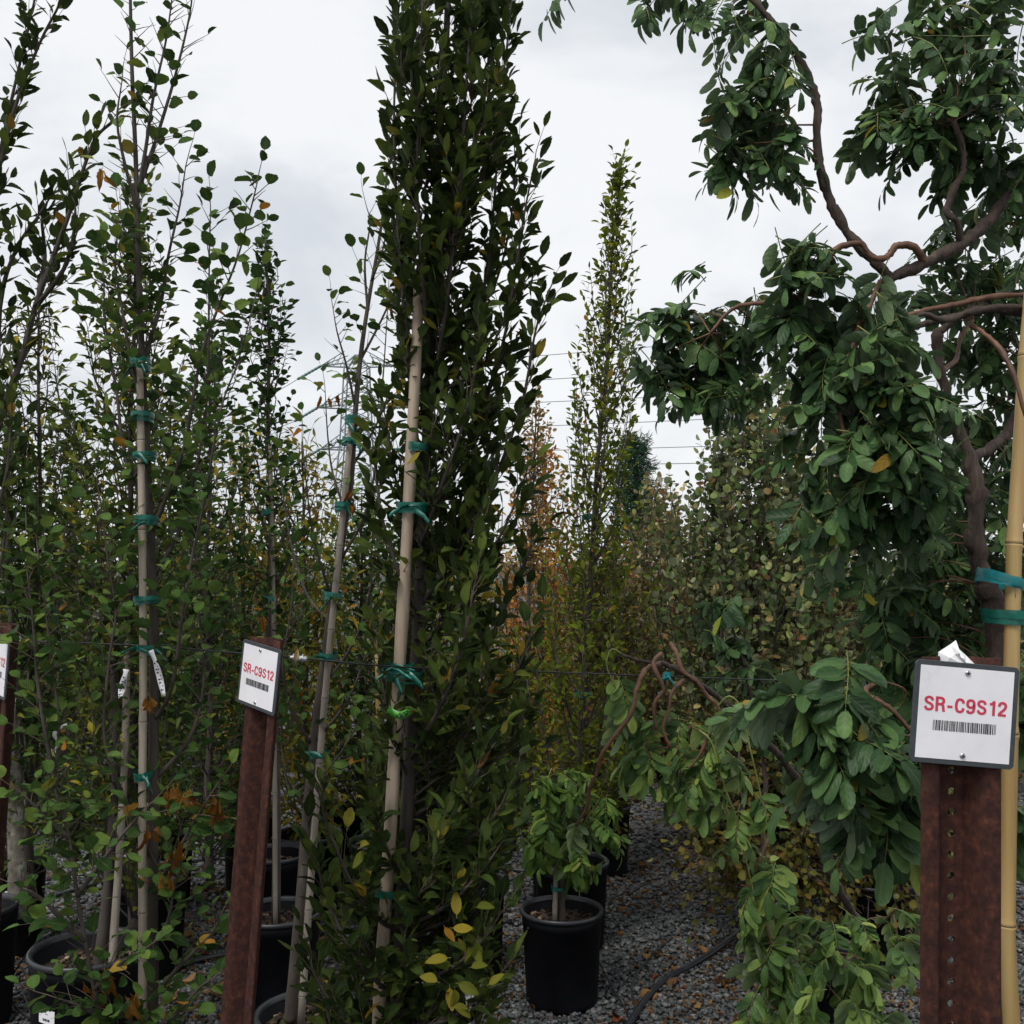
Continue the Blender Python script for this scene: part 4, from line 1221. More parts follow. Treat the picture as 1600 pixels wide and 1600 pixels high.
# ---- second staked tree between the leaning post and the column
dD = 2.98
hd = dict(step=.030, along=.6, out=.85, up=.1, twig=(.05, .15), gap=.029, size=.038, spread=.8, jit=.3, nup=.75, keepf=lambda p: .5 if proj(p)[1] < 640 else .75, dens=lambda p: .75 if proj(p)[1] < 640 else .75, r=.0015)
gD = PG(455, 1590, .30)
dbase = Vector((gD.x, gD.y, 0))
dD = dbase.y
root = tree_root('hazel_tree', 'leaning thin-topped hazel tied to a grey bamboo in front of the pylon', dbase)
trunkD = [(457, 1560), (470, 1420), (479, 1300), (489, 1180), (507, 1030), (529, 880), (547, 760), (554, 660), (563, 560), (576, 470), (590, 390), (600, 320), (606, 255)]
limbsD = [
    [(530, 880), (572, 800, -.04), (590, 700, -.06), (597, 610, -.06), (602, 540, -.06), (607, 460, -.06)],
    [(556, 640), (541, 570, -.03), (527, 520, -.05), (520, 480, -.05)],
    [(562, 565), (596, 500, .03), (622, 440, .05), (636, 400, .05)],
    [(574, 480), (570, 410, .03), (578, 350, .04), (572, 320, .04)],
    [(580, 440), (598, 390, -.04), (606, 340, -.05)],
    [(520, 940), (492, 850, -.05), (480, 770, -.08), (473, 690, -.08)],
    [(540, 800), (520, 740, .05), (512, 680, .06), (508, 610, .06)],
    [(500, 1080), (555, 1000, -.08), (580, 910, -.1), (588, 840, -.1)],
    [(491, 1170), (455, 1110, -.06), (442, 1040, -.1), (455, 950, -.1), (458, 880, -.1)],
    [(492, 1160), (540, 1100, -.1), (570, 1030, -.12), (590, 980, -.12)],
    [(486, 1230), (530, 1180, -.1), (560, 1130, -.13)],
    [(482, 1270), (450, 1220, -.1), (440, 1170, -.12)],
    [(515, 970), (480, 930, .08), (455, 850, .1), (440, 760, .1)],
    [(550, 730), (590, 660, .08), (612, 600, .1), (625, 560, .1)],
]
limb_tree(root, trunkD, limbsD, dD, hd, 'hazel', 'l_hazel', 'bark_grey', tr=(.021, .0032), lr=(.0050, .0013), single=250, foot=dbase + UP * .29, dress_trunk=.45)
LV = Leaves()
for (px, py, n_, r_) in ((600, 650, 4, 8), (592, 690, 5, 8), (520, 620, 3, 8), (545, 770, 4, 8), (410, 960, 1, 4)):
    for i in range(n_):
        LV.add(P(px + R.gauss(0, r_), py + R.gauss(0, r_), dD - .06), (R.gauss(0, .3), R.gauss(0, .3), -1), (R.gauss(0, .6), -1, .1), .045 * R.uniform(.6, 1.1))
LV.finish(root, 'dead', 'l_dead', 30, pname='dead_leaf', mass='dead_foliage')
stake([Vector((dbase.x + .035, dbase.y - .03, .29)), P(478, 1480, dD - .035), P(489, 1330, dD - .035), P(500, 1180, dD - .035), P(516, 1000, dD - .035), P(532, 840, dD - .035), P(544, 720, dD - .03), P(550, 650, dD - .03)], .0112, 'bamboo_grey', 'leaning grey bamboo tied along the thin-topped hazel', .22, seed=8)
LB = 'green tape tie binding the leaning grey bamboo, %s'
for i, (px, py, ra) in enumerate(((549, 657, .022), (546, 690, .024), (536, 792, .026), (518, 930, .026), (511, 1025, .024), (492, 1177, .036))):
    tie(P(px + 2, py, dD - .02), (.1, 0, 1), ra, .036, .022, LB % ORD[i], seed=60 + i, wraps=2, tails=1 + (i == 1), tl=.05)

# ------------------------------------------------------------------ wisterias
def compound(LV, TW, p, d, length, pairs, size, droop=.5):
    pts = [Vector(p)]; t = Vector(d).normalized(); seg = 6
    for i in range(seg):
        t = (t - UP * droop * .22 + rv(.06)).normalized()
        pts.append(pts[-1] + t * length / seg)
    TW.add(pts, [.0012 * (1 - .5 * i / seg) for i in range(seg + 1)], 3)
    t0 = (pts[-1] - pts[0]).normalized()
    s = t0.cross(UP)
    if s.length < .3: s = Vector((R.gauss(0, 1), R.gauss(0, 1), 0))
    s.normalize(); s = Matrix.Rotation(R.uniform(-.6, .6), 3, t0) @ s
    for k in range(pairs + 1):
        f = (.22 + .78 * k / pairs) * seg
        j = min(int(f), seg - 1); q = pts[j].lerp(pts[j + 1], min(1, f - j)); tt = (pts[j + 1] - pts[j]).normalized()
        nn = s.cross(tt)
        if nn.z < 0: nn = -nn
        for sg in ((-1, 1) if k < pairs else (0,)):
            sz = size * R.uniform(.72, 1.15) * (1 - .18 * abs(k / pairs - .45))
            ld = tt * (.42 if sg else 1) + s * sg * .9 - UP * .30 * droop + rv(.12)
            ld.normalize()
            LV.add(q + ld * .004, ld, nn + rv(.2) + s * sg * .25, sz)

def clump(LV, TW, c, r, m, size, droop=.6):
    for i in range(m):
        o = c + rv(r * .42)
        a = R.uniform(0, 6.283)
        d = Vector((math.cos(a), math.sin(a) * .8, R.uniform(-.7, .5)))
        ln = min(max(.11, r * R.uniform(1.1, 1.8)), .19) * R.uniform(.8, 1.1)
        compound(LV, TW, o - d.normalized() * ln * .35, d, ln, R.choice((6, 6, 7, 8)), size * R.uniform(.62, 1.15), droop * R.uniform(.7, 1.5))

def wisteria(root, stems, clumps, d, size, mat, bark, droop=.6, single=300, vine='bark_vine', foot=None, mult=1.0, hi=3.2, tw='twig_green', links=True, sizef=None):
    """stems: list of (name, [(px,py[,dd])], r0, r1, bark)"""
    sizef = sizef or (lambda a, b, s=size: s)
    LV, TW = Leaves(), Tubes(); allp = []
    for k, (nm, pts, r0, r1, bk) in enumerate(stems):
        w = W3D(pts, d)
        if k == 0 and foot is not None: w = [foot] + w
        n = len(w)
        q = [(*p, r0 + (r1 - r0) * i / (n - 1)) for i, p in enumerate(w)]
        c = trunk_part(root, q, bk, nm, 10, 7, .13, .36)
        allp += [Vector(p[:3]) for p in c]
    LK = Tubes()
    for (px, py, rp, m, *dd) in clumps:
        size = sizef(px, py)
        dep = d + (dd[0] if dd else 0)
        c = P(px, py, dep)
        r = rp * dep / FPX
        clump(LV, TW, c, r, max(1, int(round(m * (mult(px, py) if callable(mult) else mult)))), size, droop)
        if links and allp:
            a = min(allp, key=lambda p: (p - c).length)
            h = (a + c) / 2 + UP * (.1 * (a - c).length) + rv(.012)
            pts = [Vector(q) for q in crom([tuple(a), tuple(h), tuple(c)], 5)]
            LK.add(pts, [.0017 * (1 - .6 * i / len(pts)) for i in range(len(pts))], 5)
    o = LK.build('vine_shoots', M[vine], root)
    if o: o.name = 'vine_network'; o['kind'] = 'stuff'
    o = TW.build('leaf_stalk_network', M[tw], root)
    if o: o['kind'] = 'stuff'
    LV.finish(root, 'wist', mat, single, None, hi)

# big wisteria, right
dN = 1.72
nb = base_at(1560, dN)
root = tree_root('wisteria_tree', 'big wisteria with thick twisted trunk and dark hanging leaflets on yellow bamboo', nb)
stemsN = [
    ('trunk', [(1561, 1600), (1557, 1300), (1553, 1060), (1555, 960), (1537, 900), (1523, 840), (1526, 780), (1512, 710), (1490, 650), (1472, 590), (1463, 540), (1470, 512)], .0225, .0075, 'bark_wist'),
    ('limb', [(1468, 520), (1500, 494), (1550, 482), (1640, 486), (1720, 420), (1730, 300), (1690, 290)], .0075, .009, 'bark_wist'),
    ('limb', [(1690, 290), (1600, 293, -.03), (1545, 345, -.06), (1500, 384, -.08), (1440, 413, -.1), (1395, 432, -.1), (1376, 418, -.1), (1350, 393, -.1), (1324, 364, -.1), (1300, 320, -.1), (1283, 270, -.1), (1276, 220, -.1), (1277, 165, -.1), (1262, 118, -.1), (1240, 80, -.1), (1215, 45, -.1), (1190, 15, -.1), (1150, -30, -.1)], .0108, .0052, 'bark_wist'),
    ('limb', [(1392, 432, -.1), (1380, 446, -.1), (1376, 462, -.1)], .010, .007, 'bark_wist'),
    ('limb', [(1446, 412, -.1), (1428, 386, -.12), (1402, 384, -.12), (1386, 402, -.12), (1362, 402, -.13), (1345, 381, -.13), (1312, 386, -.13), (1294, 406, -.13), (1290, 432, -.13), (1278, 455, -.13)], .0056, .004, 'bark_vine'),
    ('limb', [(1500, 384, -.08), (1496, 350, -.1), (1480, 330, -.1), (1489, 300, -.1), (1505, 268, -.1), (1504, 230, -.1), (1490, 190, -.1)], .006, .004, 'bark_wist'),
    ('limb', [(1640, 460), (1560, 462, -.05), (1500, 474, -.08), (1450, 484, -.1), (1408, 496, -.1)], .005, .0035, 'bark_vine'),
    ('limb', [(1640, 486), (1560, 480, -.06), (1500, 492, -.09), (1440, 508, -.1), (1400, 520, -.12)], .0062, .004, 'bark_wist'),
    ('limb', [(1540, 474, -.05), (1480, 500, -.11), (1440, 490, -.13), (1425, 510, -.13)], .005, .0035, 'bark_wist'),
    ('limb', [(1515, 506, -.06), (1555, 536, -.1), (1580, 575, -.13), (1594, 620, -.14), (1606, 660, -.14)], .0045, .003, 'bark_vine'),
    ('limb', [(1470, 580), (1495, 560, .1), (1500, 530, .12), (1520, 500, .14)], .005, .003, 'bark_vine'),
    ('limb', [(1512, 720), (1560, 690, .1), (1590, 640, .14), (1600, 560, .16)], .009, .006, 'bark_wist'),
    ('limb', [(1372, 1062, -.16), (1352, 1082, -.22), (1388, 1104, -.24), (1412, 1130, -.24), (1445, 1168, -.22), (1480, 1200, -.15)], .0034, .0028, 'bark_vine'),
    ('limb', [(1376, 440, -.1), (1340, 520, -.14), (1310, 620, -.16), (1330, 720, -.17), (1345, 800, -.16)], .0048, .0028, 'bark_vine'),
    ('limb', [(1300, 450, -.13), (1220, 470, -.1), (1150, 480, -.06), (1110, 520, -.05)], .004, .0025, 'bark_vine'),
]
clN = [
    (1190, 110, 60, 4, -.1), (1165, 165, 55, 6, -.1), (1200, 190, 60, 6, -.1), (1150, 225, 45, 5, -.1), (1220, 225, 40, 3, -.08), (1235, 250, 30, 1, -.1),
    (1205, 60, 35, 3, -.1), (1130, 25, 45, 3, -.1), (1160, -10, 50, 3), (1085, -5, 35, 2), (1030, -25, 40, 2), (985, -25, 30, 1), (880, -15, 20, 1),
    (1440, 60, 75, 7), (1400, 130, 70, 7), (1480, 130, 85, 9, -.08), (1540, 60, 75, 7), (1450, 190, 60, 6, -.05), (1560, 160, 75, 8, -.05), (1500, 220, 60, 6), (1380, 180, 45, 4), (1590, 250, 60, 6), (1450, 10, 60, 4), (1570, 0, 70, 5), (1430, 240, 35, 2),
    (1490, 340, 45, 4, .15), (1470, 390, 40, 3, .2), (1540, 420, 60, 6, .25), (1570, 330, 50, 5, .2), (1590, 520, 50, 5, .25), (1480, 460, 40, 3, .25), (1520, 560, 55, 5, .3), (1570, 640, 60, 5, .3),
    (1060, 500, 50, 6, .05), (1100, 490, 55, 6, .05), (1040, 560, 50, 6, .05), (1110, 560, 55, 6, .05), (1150, 520, 45, 4, .05), (1085, 600, 40, 4, .05), (1150, 600, 45, 2), (1190, 480, 40, 3), (1195, 560, 50, 3, .05),
    (1240, 390, 40, 4, -.12), (1255, 420, 50, 5, -.12), (1240, 480, 55, 5, -.1), (1290, 500, 60, 6, -.1), (1350, 480, 50, 5, -.14), (1310, 560, 65, 7, -.12), (1370, 560, 60, 6, -.2), (1420, 600, 60, 6, -.2), (1260, 570, 45, 3, -.05),
    (1330, 640, 65, 7, -.15), (1390, 660, 65, 7, -.2), (1450, 660, 60, 6, -.15), (1300, 700, 55, 6, -.12), (1360, 730, 65, 7, -.15), (1430, 730, 60, 6, -.1), (1330, 800, 50, 5, -.1), (1390, 800, 50, 4, -.1), (1345, 860, 45, 3, -.08), (1430, 800, 40, 3), (1560, 750, 50, 4, .1), (1490, 760, 40, 3, .15),
    (1400, 870, 45, 4, .1), (1450, 860, 50, 5, .15), (1400, 930, 55, 6, .1), (1460, 930, 60, 6, .15), (1500, 870, 45, 4, .2), (1390, 1000, 55, 6, .1), (1450, 1000, 60, 6, .15), (1500, 980, 50, 5, .2), (1540, 1040, 50, 4, .25), (1350, 960, 40, 3, .15), (1590, 850, 50, 5, .15), (1590, 960, 50, 4, .2), (1480, 1060, 50, 5, .25), (1420, 1060, 40, 4, .1), (1590, 1080, 50, 4, .2), (1590, 1250, 40, 2, .0),
    (1540, 700, 50, 5, .3), (1500, 680, 45, 4, .3), (1550, 780, 50, 5, .3), (1500, 800, 45, 5, .3), (1540, 860, 50, 5, .3), (1480, 900, 50, 5, .3), (1545, 950, 50, 5, .3), (1500, 1010, 50, 5, .3), (1440, 950, 50, 5, .3), (1590, 760, 50, 5, .3), (1590, 900, 50, 5, .3), (1380, 900, 50, 5, .3), (1560, 1000, 45, 4, .3), (1420, 1030, 50, 5, .25), (1460, 820, 45, 4, .25),
    (1590, 430, 50, 5, .3), (1545, 500, 50, 4, .35), (1480, 540, 45, 4, .3), (1590, 590, 50, 4, .35), (1430, 460, 40, 3, .25),
    (1290, 1090, 60, 5, -.25), (1330, 1130, 65, 5, -.28), (1300, 1170, 60, 5, -.26), (1370, 1180, 60, 6, -.2), (1400, 1120, 50, 5, -.12), (1390, 1240, 60, 6, -.15), (1340, 1250, 45, 4, -.2), (1415, 1280, 40, 4, -.05),
]
wisteria(root, stemsN, clN, dN, .052, 'l_wist', 'bark_wist', .6, 300, foot=nb + UP * .3, mult=1.45, sizef=lambda x, y: .058 if y > 1040 else (.044 if 1220 < x < 1470 and 360 < y < 860 else .037))
stake([nb + Vector((.03, -.06, .28)), P(1577, 1600, dN - .08), P(1577, 1300, dN - .08), P(1580, 1000, dN - .08), P(1588, 780, dN - .07), P(1603, 560, dN - .06), P(1618, 380, dN - .05)], .0138, 'bamboo_new', 'smooth yellow bamboo standing beside the big wisteria trunk', .30, seed=11)
tie(P(1568, 962, dN - .045), (.02, 0, 1), .027, .048, .023, 'wide green tape binding the yellow bamboo to the big wisteria, lower of two', seed=81, wraps=2, tails=0)
tie(P(1562, 907, dN - .045), (.25, 0, 1), .032, .046, .019, 'turquoise tape looped from the yellow bamboo to the big wisteria, upper of two', 'tie_turq', seed=82, wraps=2, tails=1, tl=.03, group='turquoise tapes')

# arching wisteria, tied to the wire
dM = 2.55
gM = PG(1318, 1480, .30)
mb = Vector((gM.x, gM.y, 0)); 
root = tree_root('wisteria_tree', 'arching wisteria with coiling red-brown vines and light green leaflets tied to the wire', mb)
dd0 = mb.y - dM
stemsM = [
    ('trunk', [(1345, 1455, dd0), (1328, 1420, dd0 * .85), (1300, 1370, dd0 * .7), (1286, 1320, dd0 * .6), (1272, 1280, dd0 * .5), (1256, 1238, dd0 * .4), (1225, 1190, dd0 * .3), (1180, 1142, dd0 * .2), (1130, 1096, dd0 * .1), (1090, 1066, .05), (1050, 1042, 0), (1020, 1036, 0), (990, 1030, 0), (970, 1022, 0)], .0165, .004, 'bark_wist'),
    ('limb', [(1035, 1038), (1012, 1044, -.03), (996, 1074, -.05), (985, 1116, -.06), (962, 1148, -.06), (941, 1178, -.06), (934, 1205, -.05), (921, 1230, -.04), (917, 1262, -.03), (900, 1290, 0)], .0062, .004, 'bark_vine'),
    ('limb', [(1048, 1004, -.02), (1058, 1025, -.04), (1066, 1048, -.05), (1088, 1064, -.06), (1104, 1086, -.06), (1121, 1104, -.06), (1126, 1130, -.06), (1108, 1148, -.06), (1096, 1175, -.06), (1080, 1198, -.06)], .0058, .0036, 'bark_vine'),
    ('limb', [(1034, 1020, -.02), (1021, 1038, -.04), (1034, 1068, -.05), (1035, 1082, -.05), (1022, 1102, -.05), (1026, 1140, -.05)], .0055, .0036, 'bark_vine'),
    ('limb', [(1068, 1062, .0), (1050, 1082, -.03), (1044, 1112, -.04), (1036, 1140, -.04), (1048, 1168, -.04)], .005, .0032, 'bark_vine'),
    ('limb', [(1262, 1250, .3), (1232, 1258, .15), (1206, 1300, .05), (1180, 1370, 0), (1192, 1430, 0), (1208, 1480, 0), (1228, 1520, 0)], .005, .003, 'bark_vine'),
    ('limb', [(1290, 1284, dd0 * .5), (1330, 1274, .2), (1358, 1278, .15)], .007, .005, 'bark_vine'),
    ('limb', [(1345, 1470, dd0), (1290, 1480, .3), (1240, 1500, .1), (1200, 1540, 0)], .005, .003, 'bark_vine'),
    ('limb', [(1345, 1465, dd0), (1380, 1440, .4), (1400, 1420, .2)], .005, .003, 'bark_vine'),
    ('limb', [(1092, 1140, -.06), (1112, 1160, -.08), (1128, 1215, -.09), (1150, 1280, -.08), (1166, 1345, -.06), (1184, 1420, -.03)], .0026, .0016, 'twig_green'),
    ('limb', [(1121, 1104, -.06), (1140, 1088, -.08), (1160, 1110, -.09), (1172, 1170, -.1), (1190, 1250, -.1), (1196, 1330, -.08)], .0024, .0014, 'twig_green'),
    ('limb', [(972, 1022, 0), (955, 1015, -.02), (948, 1040, -.03), (962, 1075, -.03)], .0022, .0012, 'twig_green'),
]
clM = [(985, 1112, 26, 2), (1005, 1140, 34, 3), (1050, 1130, 34, 3), (1000, 1190, 36, 3), (1045, 1180, 40, 4), (1090, 1140, 30, 2), (1095, 1195, 42, 3, -.06), (1060, 1235, 36, 2), (1115, 1245, 38, 3, -.05), (1130, 1200, 30, 2, -.06), (1150, 1260, 30, 2, -.05), (1160, 1310, 28, 3, -.03), (1185, 1340, 26, 3), (1175, 1385, 24, 3), (1190, 1425, 20, 2), (1172, 1440, 18, 2), (1175, 1180, 26, 2, -.1), (1190, 1250, 26, 2, -.1), (1150, 1120, 22, 2, -.08), (1205, 1470, 24, 2), (965, 1060, 14, 1),
    (1235, 1450, 36, 3), (1285, 1445, 38, 3, .1), (1215, 1500, 46, 3), (1255, 1500, 46, 3), (1300, 1490, 46, 3, .1), (1200, 1560, 50, 4, -.05), (1255, 1570, 50, 4), (1320, 1570, 46, 3), (1350, 1500, 40, 3, .15), (1345, 1440, 40, 3, .3), (1395, 1420, 40, 3, .3), (1405, 1480, 36, 3, .2), (1395, 1570, 36, 2, .1), (1190, 1610, 40, 2, -.05), (1260, 1620, 50, 2)]
wisteria(root, stemsM, clM, dM, .064, 'l_wistl', 'bark_wist', .9, 300, foot=mb + UP * .21, mult=lambda x, y: .68 if y < 1440 else 1.1, sizef=lambda x, y: .058 if y < 1450 else .068)
tie(P(1042, 1056, dM - .01), (.3, 0, 1), .010, .010, .016, 'turquoise tape knotting the arching wisteria to the wire', 'tie_turq', seed=90, wraps=2, tails=3, tl=.03, group='turquoise tapes')

# grey-green strand rising behind the arching one
sb = base_at(1200, 2.95)
root = tree_root('wisteria_tree', 'grey-green wisteria strand rising behind the arching wisteria vines', sb)
wisteria(root, [('trunk', [(1198, 1450), (1192, 1300), (1196, 1220), (1182, 1130), (1162, 1040), (1138, 960), (1124, 905)], .008, .003, 'bark_wist'), ('limb', [(1184, 1140), (1215, 1100), (1228, 1060)], .004, .002, 'bark_vine')],
         [(1128, 935, 30, 3), (1150, 985, 36, 4), (1112, 985, 28, 2), (1178, 1045, 38, 4), (1140, 1065, 34, 3), (1210, 1105, 36, 4), (1228, 1160, 34, 3), (1180, 1110, 30, 2), (1240, 1050, 30, 2)], 2.95, .058, 'l_wist', 'bark_wist', .8, 150, foot=sb + UP * .28)

# small wisteria in the free-standing pot
gL = PG(878, 1563)
LR, LH = .158, .345
root = tree_root('wisteria_tree', 'small leafy wisteria growing in the free-standing black pot', Vector((gL.x, gL.y, 0)))
dL = gL.y
stemsL = [('trunk', [(878, 1385), (876, 1345), (884, 1305), (892, 1265), (905, 1230)], .0155, .006, 'bark_grey'),
          ('limb', [(880, 1330), (862, 1290, -.03), (850, 1240, -.05), (862, 1200, -.05)], .004, .002, 'twig_green'),
          ('limb', [(882, 1320), (910, 1290, -.04), (935, 1250, -.05)], .004, .002, 'twig_green')]
clL = [(850, 1215, 34, 3, -.05), (880, 1200, 32, 3), (905, 1225, 36, 3, -.05), (865, 1255, 40, 4, -.08), (915, 1275, 42, 4, -.1), (850, 1300, 38, 3, -.05), (885, 1310, 42, 4, -.12), (935, 1310, 36, 3), (905, 1350, 34, 3, -.12), (945, 1270, 32, 3, .03), (840, 1335, 26, 1), (895, 1245, 36, 3, .05), (925, 1355, 28, 2, -.05), (850, 1270, 34, 3, .08)]
wisteria(root, stemsL, clL, dL, .066, 'l_wistm', 'bark_grey', .6, 250, foot=Vector((gL.x, gL.y, LH * .82)), hi=4.2)
stake([Vector((gL.x - .028, gL.y - .02, LH * .82)), P(868, 1380, dL - .02), P(870, 1320, dL - .02), P(871, 1250, dL)], .0098, 'bamboo_grey', 'short pale cane beside the small potted wisteria stem', .16, seed=4)
tie(P(873, 1386, dL - .01), (0, 0, 1), .026, .024, .018, 'green tape tie low on the small potted wisteria', seed=95, wraps=2, tails=0)

# ------------------------------------------------------------------ trees filling an outline (rows behind)
def outline_tree(name, label, d, pxb, pxt, prof, sp, mat, bark, size, nlimb, lf, single=0, hi=0.5, tr=(.018, .004), stems=1, group=None, rise=1.6, cat='tree', foot_z=.3, lnm='limb', twig_mat='twig', leader=True, base=None, dn=1.55):
    """prof: (py, half width px) from top to bottom of the crown"""
    b = base if base is not None else base_at(pxb, d)
    root = tree_root(name, label, b, cat, group)
    top = P(pxt, prof[0][0], d)
    zz = [P(0, q[0], d).z for q in prof]; rr_ = [q[1] * d / FPX for q in prof]
    zbot, ztop = zz[-1], zz[0]
    def rad(z): return float(np.interp(z, zz[::-1], rr_[::-1]))
    def axis(z):
        t = (z - foot_z) / (top.z - foot_z)
        return Vector((b.x + (top.x - b.x) * t, b.y, z))
    LV, TW = Leaves(), Tubes()
    trunks = []
    for s in range(stems):
        pts = []
        a = R.uniform(0, 6.28); sp_ = 0 if stems == 1 else R.uniform(.3, .6)
        zt = ztop if s == 0 else ztop - R.uniform(.05, .35) * (ztop - zbot)
        for i in range(8):
            z = foot_z + (zt - foot_z) * i / 7
            off = rad(max(z, zbot)) * sp_ * min(1, i / 3)
            pts.append((*(axis(z) + Vector((math.cos(a) * off, math.sin(a) * off, 0)) + rv(.006)), tr[0] / math.sqrt(stems) * (1 - i / 7) + tr[1] * i / 7))
        trunks.append(trunk_part(root, pts, bark, 'trunk', 7, 3, .05))
    area = [max(.02, r) for r in rr_]
    nlimb = int(nlimb * dn)
    lf = dict(lf); lf['step'] = lf['step'] * .72; lf['gap'] *= .88; lf['size'] *= .88
    for k in range(nlimb):
        z1 = zbot + (ztop - zbot) * (1 - (1 - (k + R.random()) / nlimb) ** 1.0)
        ph = k * 2.39996 + R.uniform(-.4, .4)
        ro = rad(z1) * math.sqrt(R.uniform(.12, 1.0))
        if R.random() < .16: ro *= R.uniform(1.15, 1.5); z1 = min(z1 + R.uniform(0, .12), ztop)
        e_ = axis(z1) + Vector((math.cos(ph) * ro, math.sin(ph) * ro, 0))
        z0 = max(foot_z + .12, z1 - ro * rise - .08)
        c = R.choice(trunks)
        a_ = trunk_point(c, z0)
        cc = limb_curve(a_, e_, .2, 6 if d < 4.6 else 4, .015)
        n = len(cc)
        tt = Tubes(); tt.add(cc, [.0042 * (1 - .75 * i / n) for i in range(n)], 5 if d < 4.6 else 4, .05, d < 4.6); tt.build(lnm, M[bark], root)
        dress(LV, TW, cc, lf, .25)
    if leader:
        for c in trunks: dress(LV, TW, c, lf, .55)
    t = TW.build('twig_network', M[twig_mat], root)
    if t: t['kind'] = 'stuff'
    LV.finish(root, sp, mat, single, None, hi)
    return root, trunks

def LF(size, step, twig=(.05, .14), gap=.03, along=.6, out=.8, up=.2, **k):
    d = dict(size=size, step=step, twig=twig, gap=gap, along=along, out=out, up=up)
    d.update(k); return d

GB = 'potted trees in the rows behind'
TREES = []
def OT(*a, **k):
    if a[2] > 6.5: k.setdefault('foot_z', .0)
    r = outline_tree(*a, **k); TREES.append((r[0], a[2])); return r

# mid rows, left
OT('hornbeam_tree', 'bushy olive-green tree directly behind the pale bamboo', 3.55, 205, 205, [(300, 12), (400, 40), (500, 70), (650, 95), (900, 105), (1150, 95), (1300, 80), (1340, 50)], 'horn', 'l_olive', 'bark_dark', .045, 85, LF(.045, .05, gap=.026, jit=.3), single=250, hi=3.3, group=GB)
OT('slim_tree', 'very slim dark green tree with a narrow spire right of the hazel', 3.9, 432, 415, [(372, 6), (430, 22), (520, 30), (620, 36), (720, 46), (850, 60), (1000, 60), (1100, 50)], 'hazel', 'l_deep', 'bark_grey', .04, 44, LF(.04, .045, (.04, .11), .028), single=200, group=GB)
OT('young_tree', 'thin yellowing tree with narrow leaves at the left edge', 4.1, 45, 62, [(470, 10), (560, 50), (680, 80), (850, 95), (1050, 90), (1280, 60)], 'lance', 'l_olive', 'bark_grey', .055, 60, LF(.055, .06, gap=.032, droop=.35), single=200, group=GB)
OT('young_tree', 'green round-leaved tree right behind the hazel stems', 4.4, 325, 325, [(520, 10), (600, 45), (720, 70), (900, 80), (1100, 80), (1300, 60)], 'hazel', 'l_deep', 'bark_grey', .042, 60, LF(.042, .06), single=200, group=GB)
OT('ash_tree', 'yellow-green tree with long drooping leaves behind the leaning post', 5.0, 478, 470, [(690, 10), (740, 45), (820, 65), (950, 70), (1120, 65), (1290, 50)], 'lance', 'l_gold', 'bark_grey', .075, 60, LF(.075, .07, (.06, .16), .035, droop=.7), single=200, group=GB)
OT('ash_tree', 'gold-tinged tree with drooping leaves left of the leaning post', 5.3, 375, 378, [(680, 12), (740, 45), (850, 65), (1000, 70), (1270, 60)], 'lance', 'l_gold', 'bark_grey', .075, 60, LF(.075, .07, (.06, .16), .035, droop=.7), single=200, group=GB)
OT('young_tree', 'broad dark green tree filling the space behind the left hazel shoots', 4.7, 110, 115, [(640, 15), (720, 60), (850, 95), (1000, 100), (1180, 90), (1340, 60)], 'hazel', 'l_hazel', 'bark_lich', .048, 92, LF(.052, .06), single=200, group=GB, tr=(.03, .005))
OT('young_tree', 'deep green tree between the olive tree and the slim spire', 4.9, 262, 268, [(620, 12), (700, 60), (850, 85), (1050, 90), (1310, 70)], 'hazel', 'l_hazel', 'bark_grey', .046, 82, LF(.051, .06), single=200, group=GB)
OT('young_tree', 'small green tree behind the leaning grey bamboo', 5.4, 560, 566, [(770, 12), (830, 50), (950, 70), (1120, 70), (1280, 60)], 'hazel', 'l_hazel', 'bark_grey', .048, 60, LF(.048, .065), single=200, group=GB)
OT('beech_tree', 'green tree with a pale lichen-spotted trunk at the far left pot', 4.0, 22, 8, [(640, 20), (750, 60), (900, 70), (1080, 60), (1160, 40)], 'hazel', 'l_hazel', 'bark_lich', .046, 50, LF(.046, .06), single=200, group=GB, tr=(.036, .006))
OT('young_tree', 'low green tree behind the column tree and the mossy pot', 5.2, 640, 645, [(800, 12), (860, 45), (960, 60), (1120, 60), (1290, 55)], 'hazel', 'l_deep', 'bark_grey', .046, 50, LF(.046, .065), single=150, group=GB)
# mid rows, right of the column
OT('hornbeam_tree', 'narrow yellow-green hornbeam spire standing alone against the sky', 4.55, 893, 968, [(258, 2), (340, 6), (400, 22), (470, 36), (560, 44), (640, 58), (720, 62), (800, 72), (900, 84), (1000, 100), (1100, 110), (1180, 80)], 'horn', 'l_yg', 'bark_dark', .042, 125, LF(.044, .046, (.04, .13), .023, along=.75, out=.75, upc=.2), single=300, hi=3.3, group=GB, rise=2.2, tr=(.02, .0018), dn=1.05)
OT('oak_tree', 'russet brown-leaved tree behind the column tree', 7.4, 852, 846, [(700, 8), (760, 34), (830, 62), (920, 78), (1050, 84), (1150, 60)], 'horn', 'l_brown', 'bark_dark', .065, 75, LF(.065, .075, (.07, .18), .035), single=150, group=GB)
OT('birch_tree', 'spindly tree with papery tan leaves beside the column tree', 6.6, 815, 838, [(625, 4), (680, 22), (740, 30), (820, 30), (900, 20)], 'kats', 'l_tan', 'bark_grey', .034, 34, LF(.034, .05, (.05, .12), .028), single=100, group=GB, rise=2.2)
OT('hornbeam_tree', 'low yellow-green hornbeam bush beside the column tree foot', 4.9, 800, 812, [(1010, 8), (1060, 36), (1130, 55), (1250, 60), (1330, 40)], 'horn', 'l_yg', 'bark_dark', .042, 50, LF(.042, .045, (.04, .11), .022), single=150, group=GB)
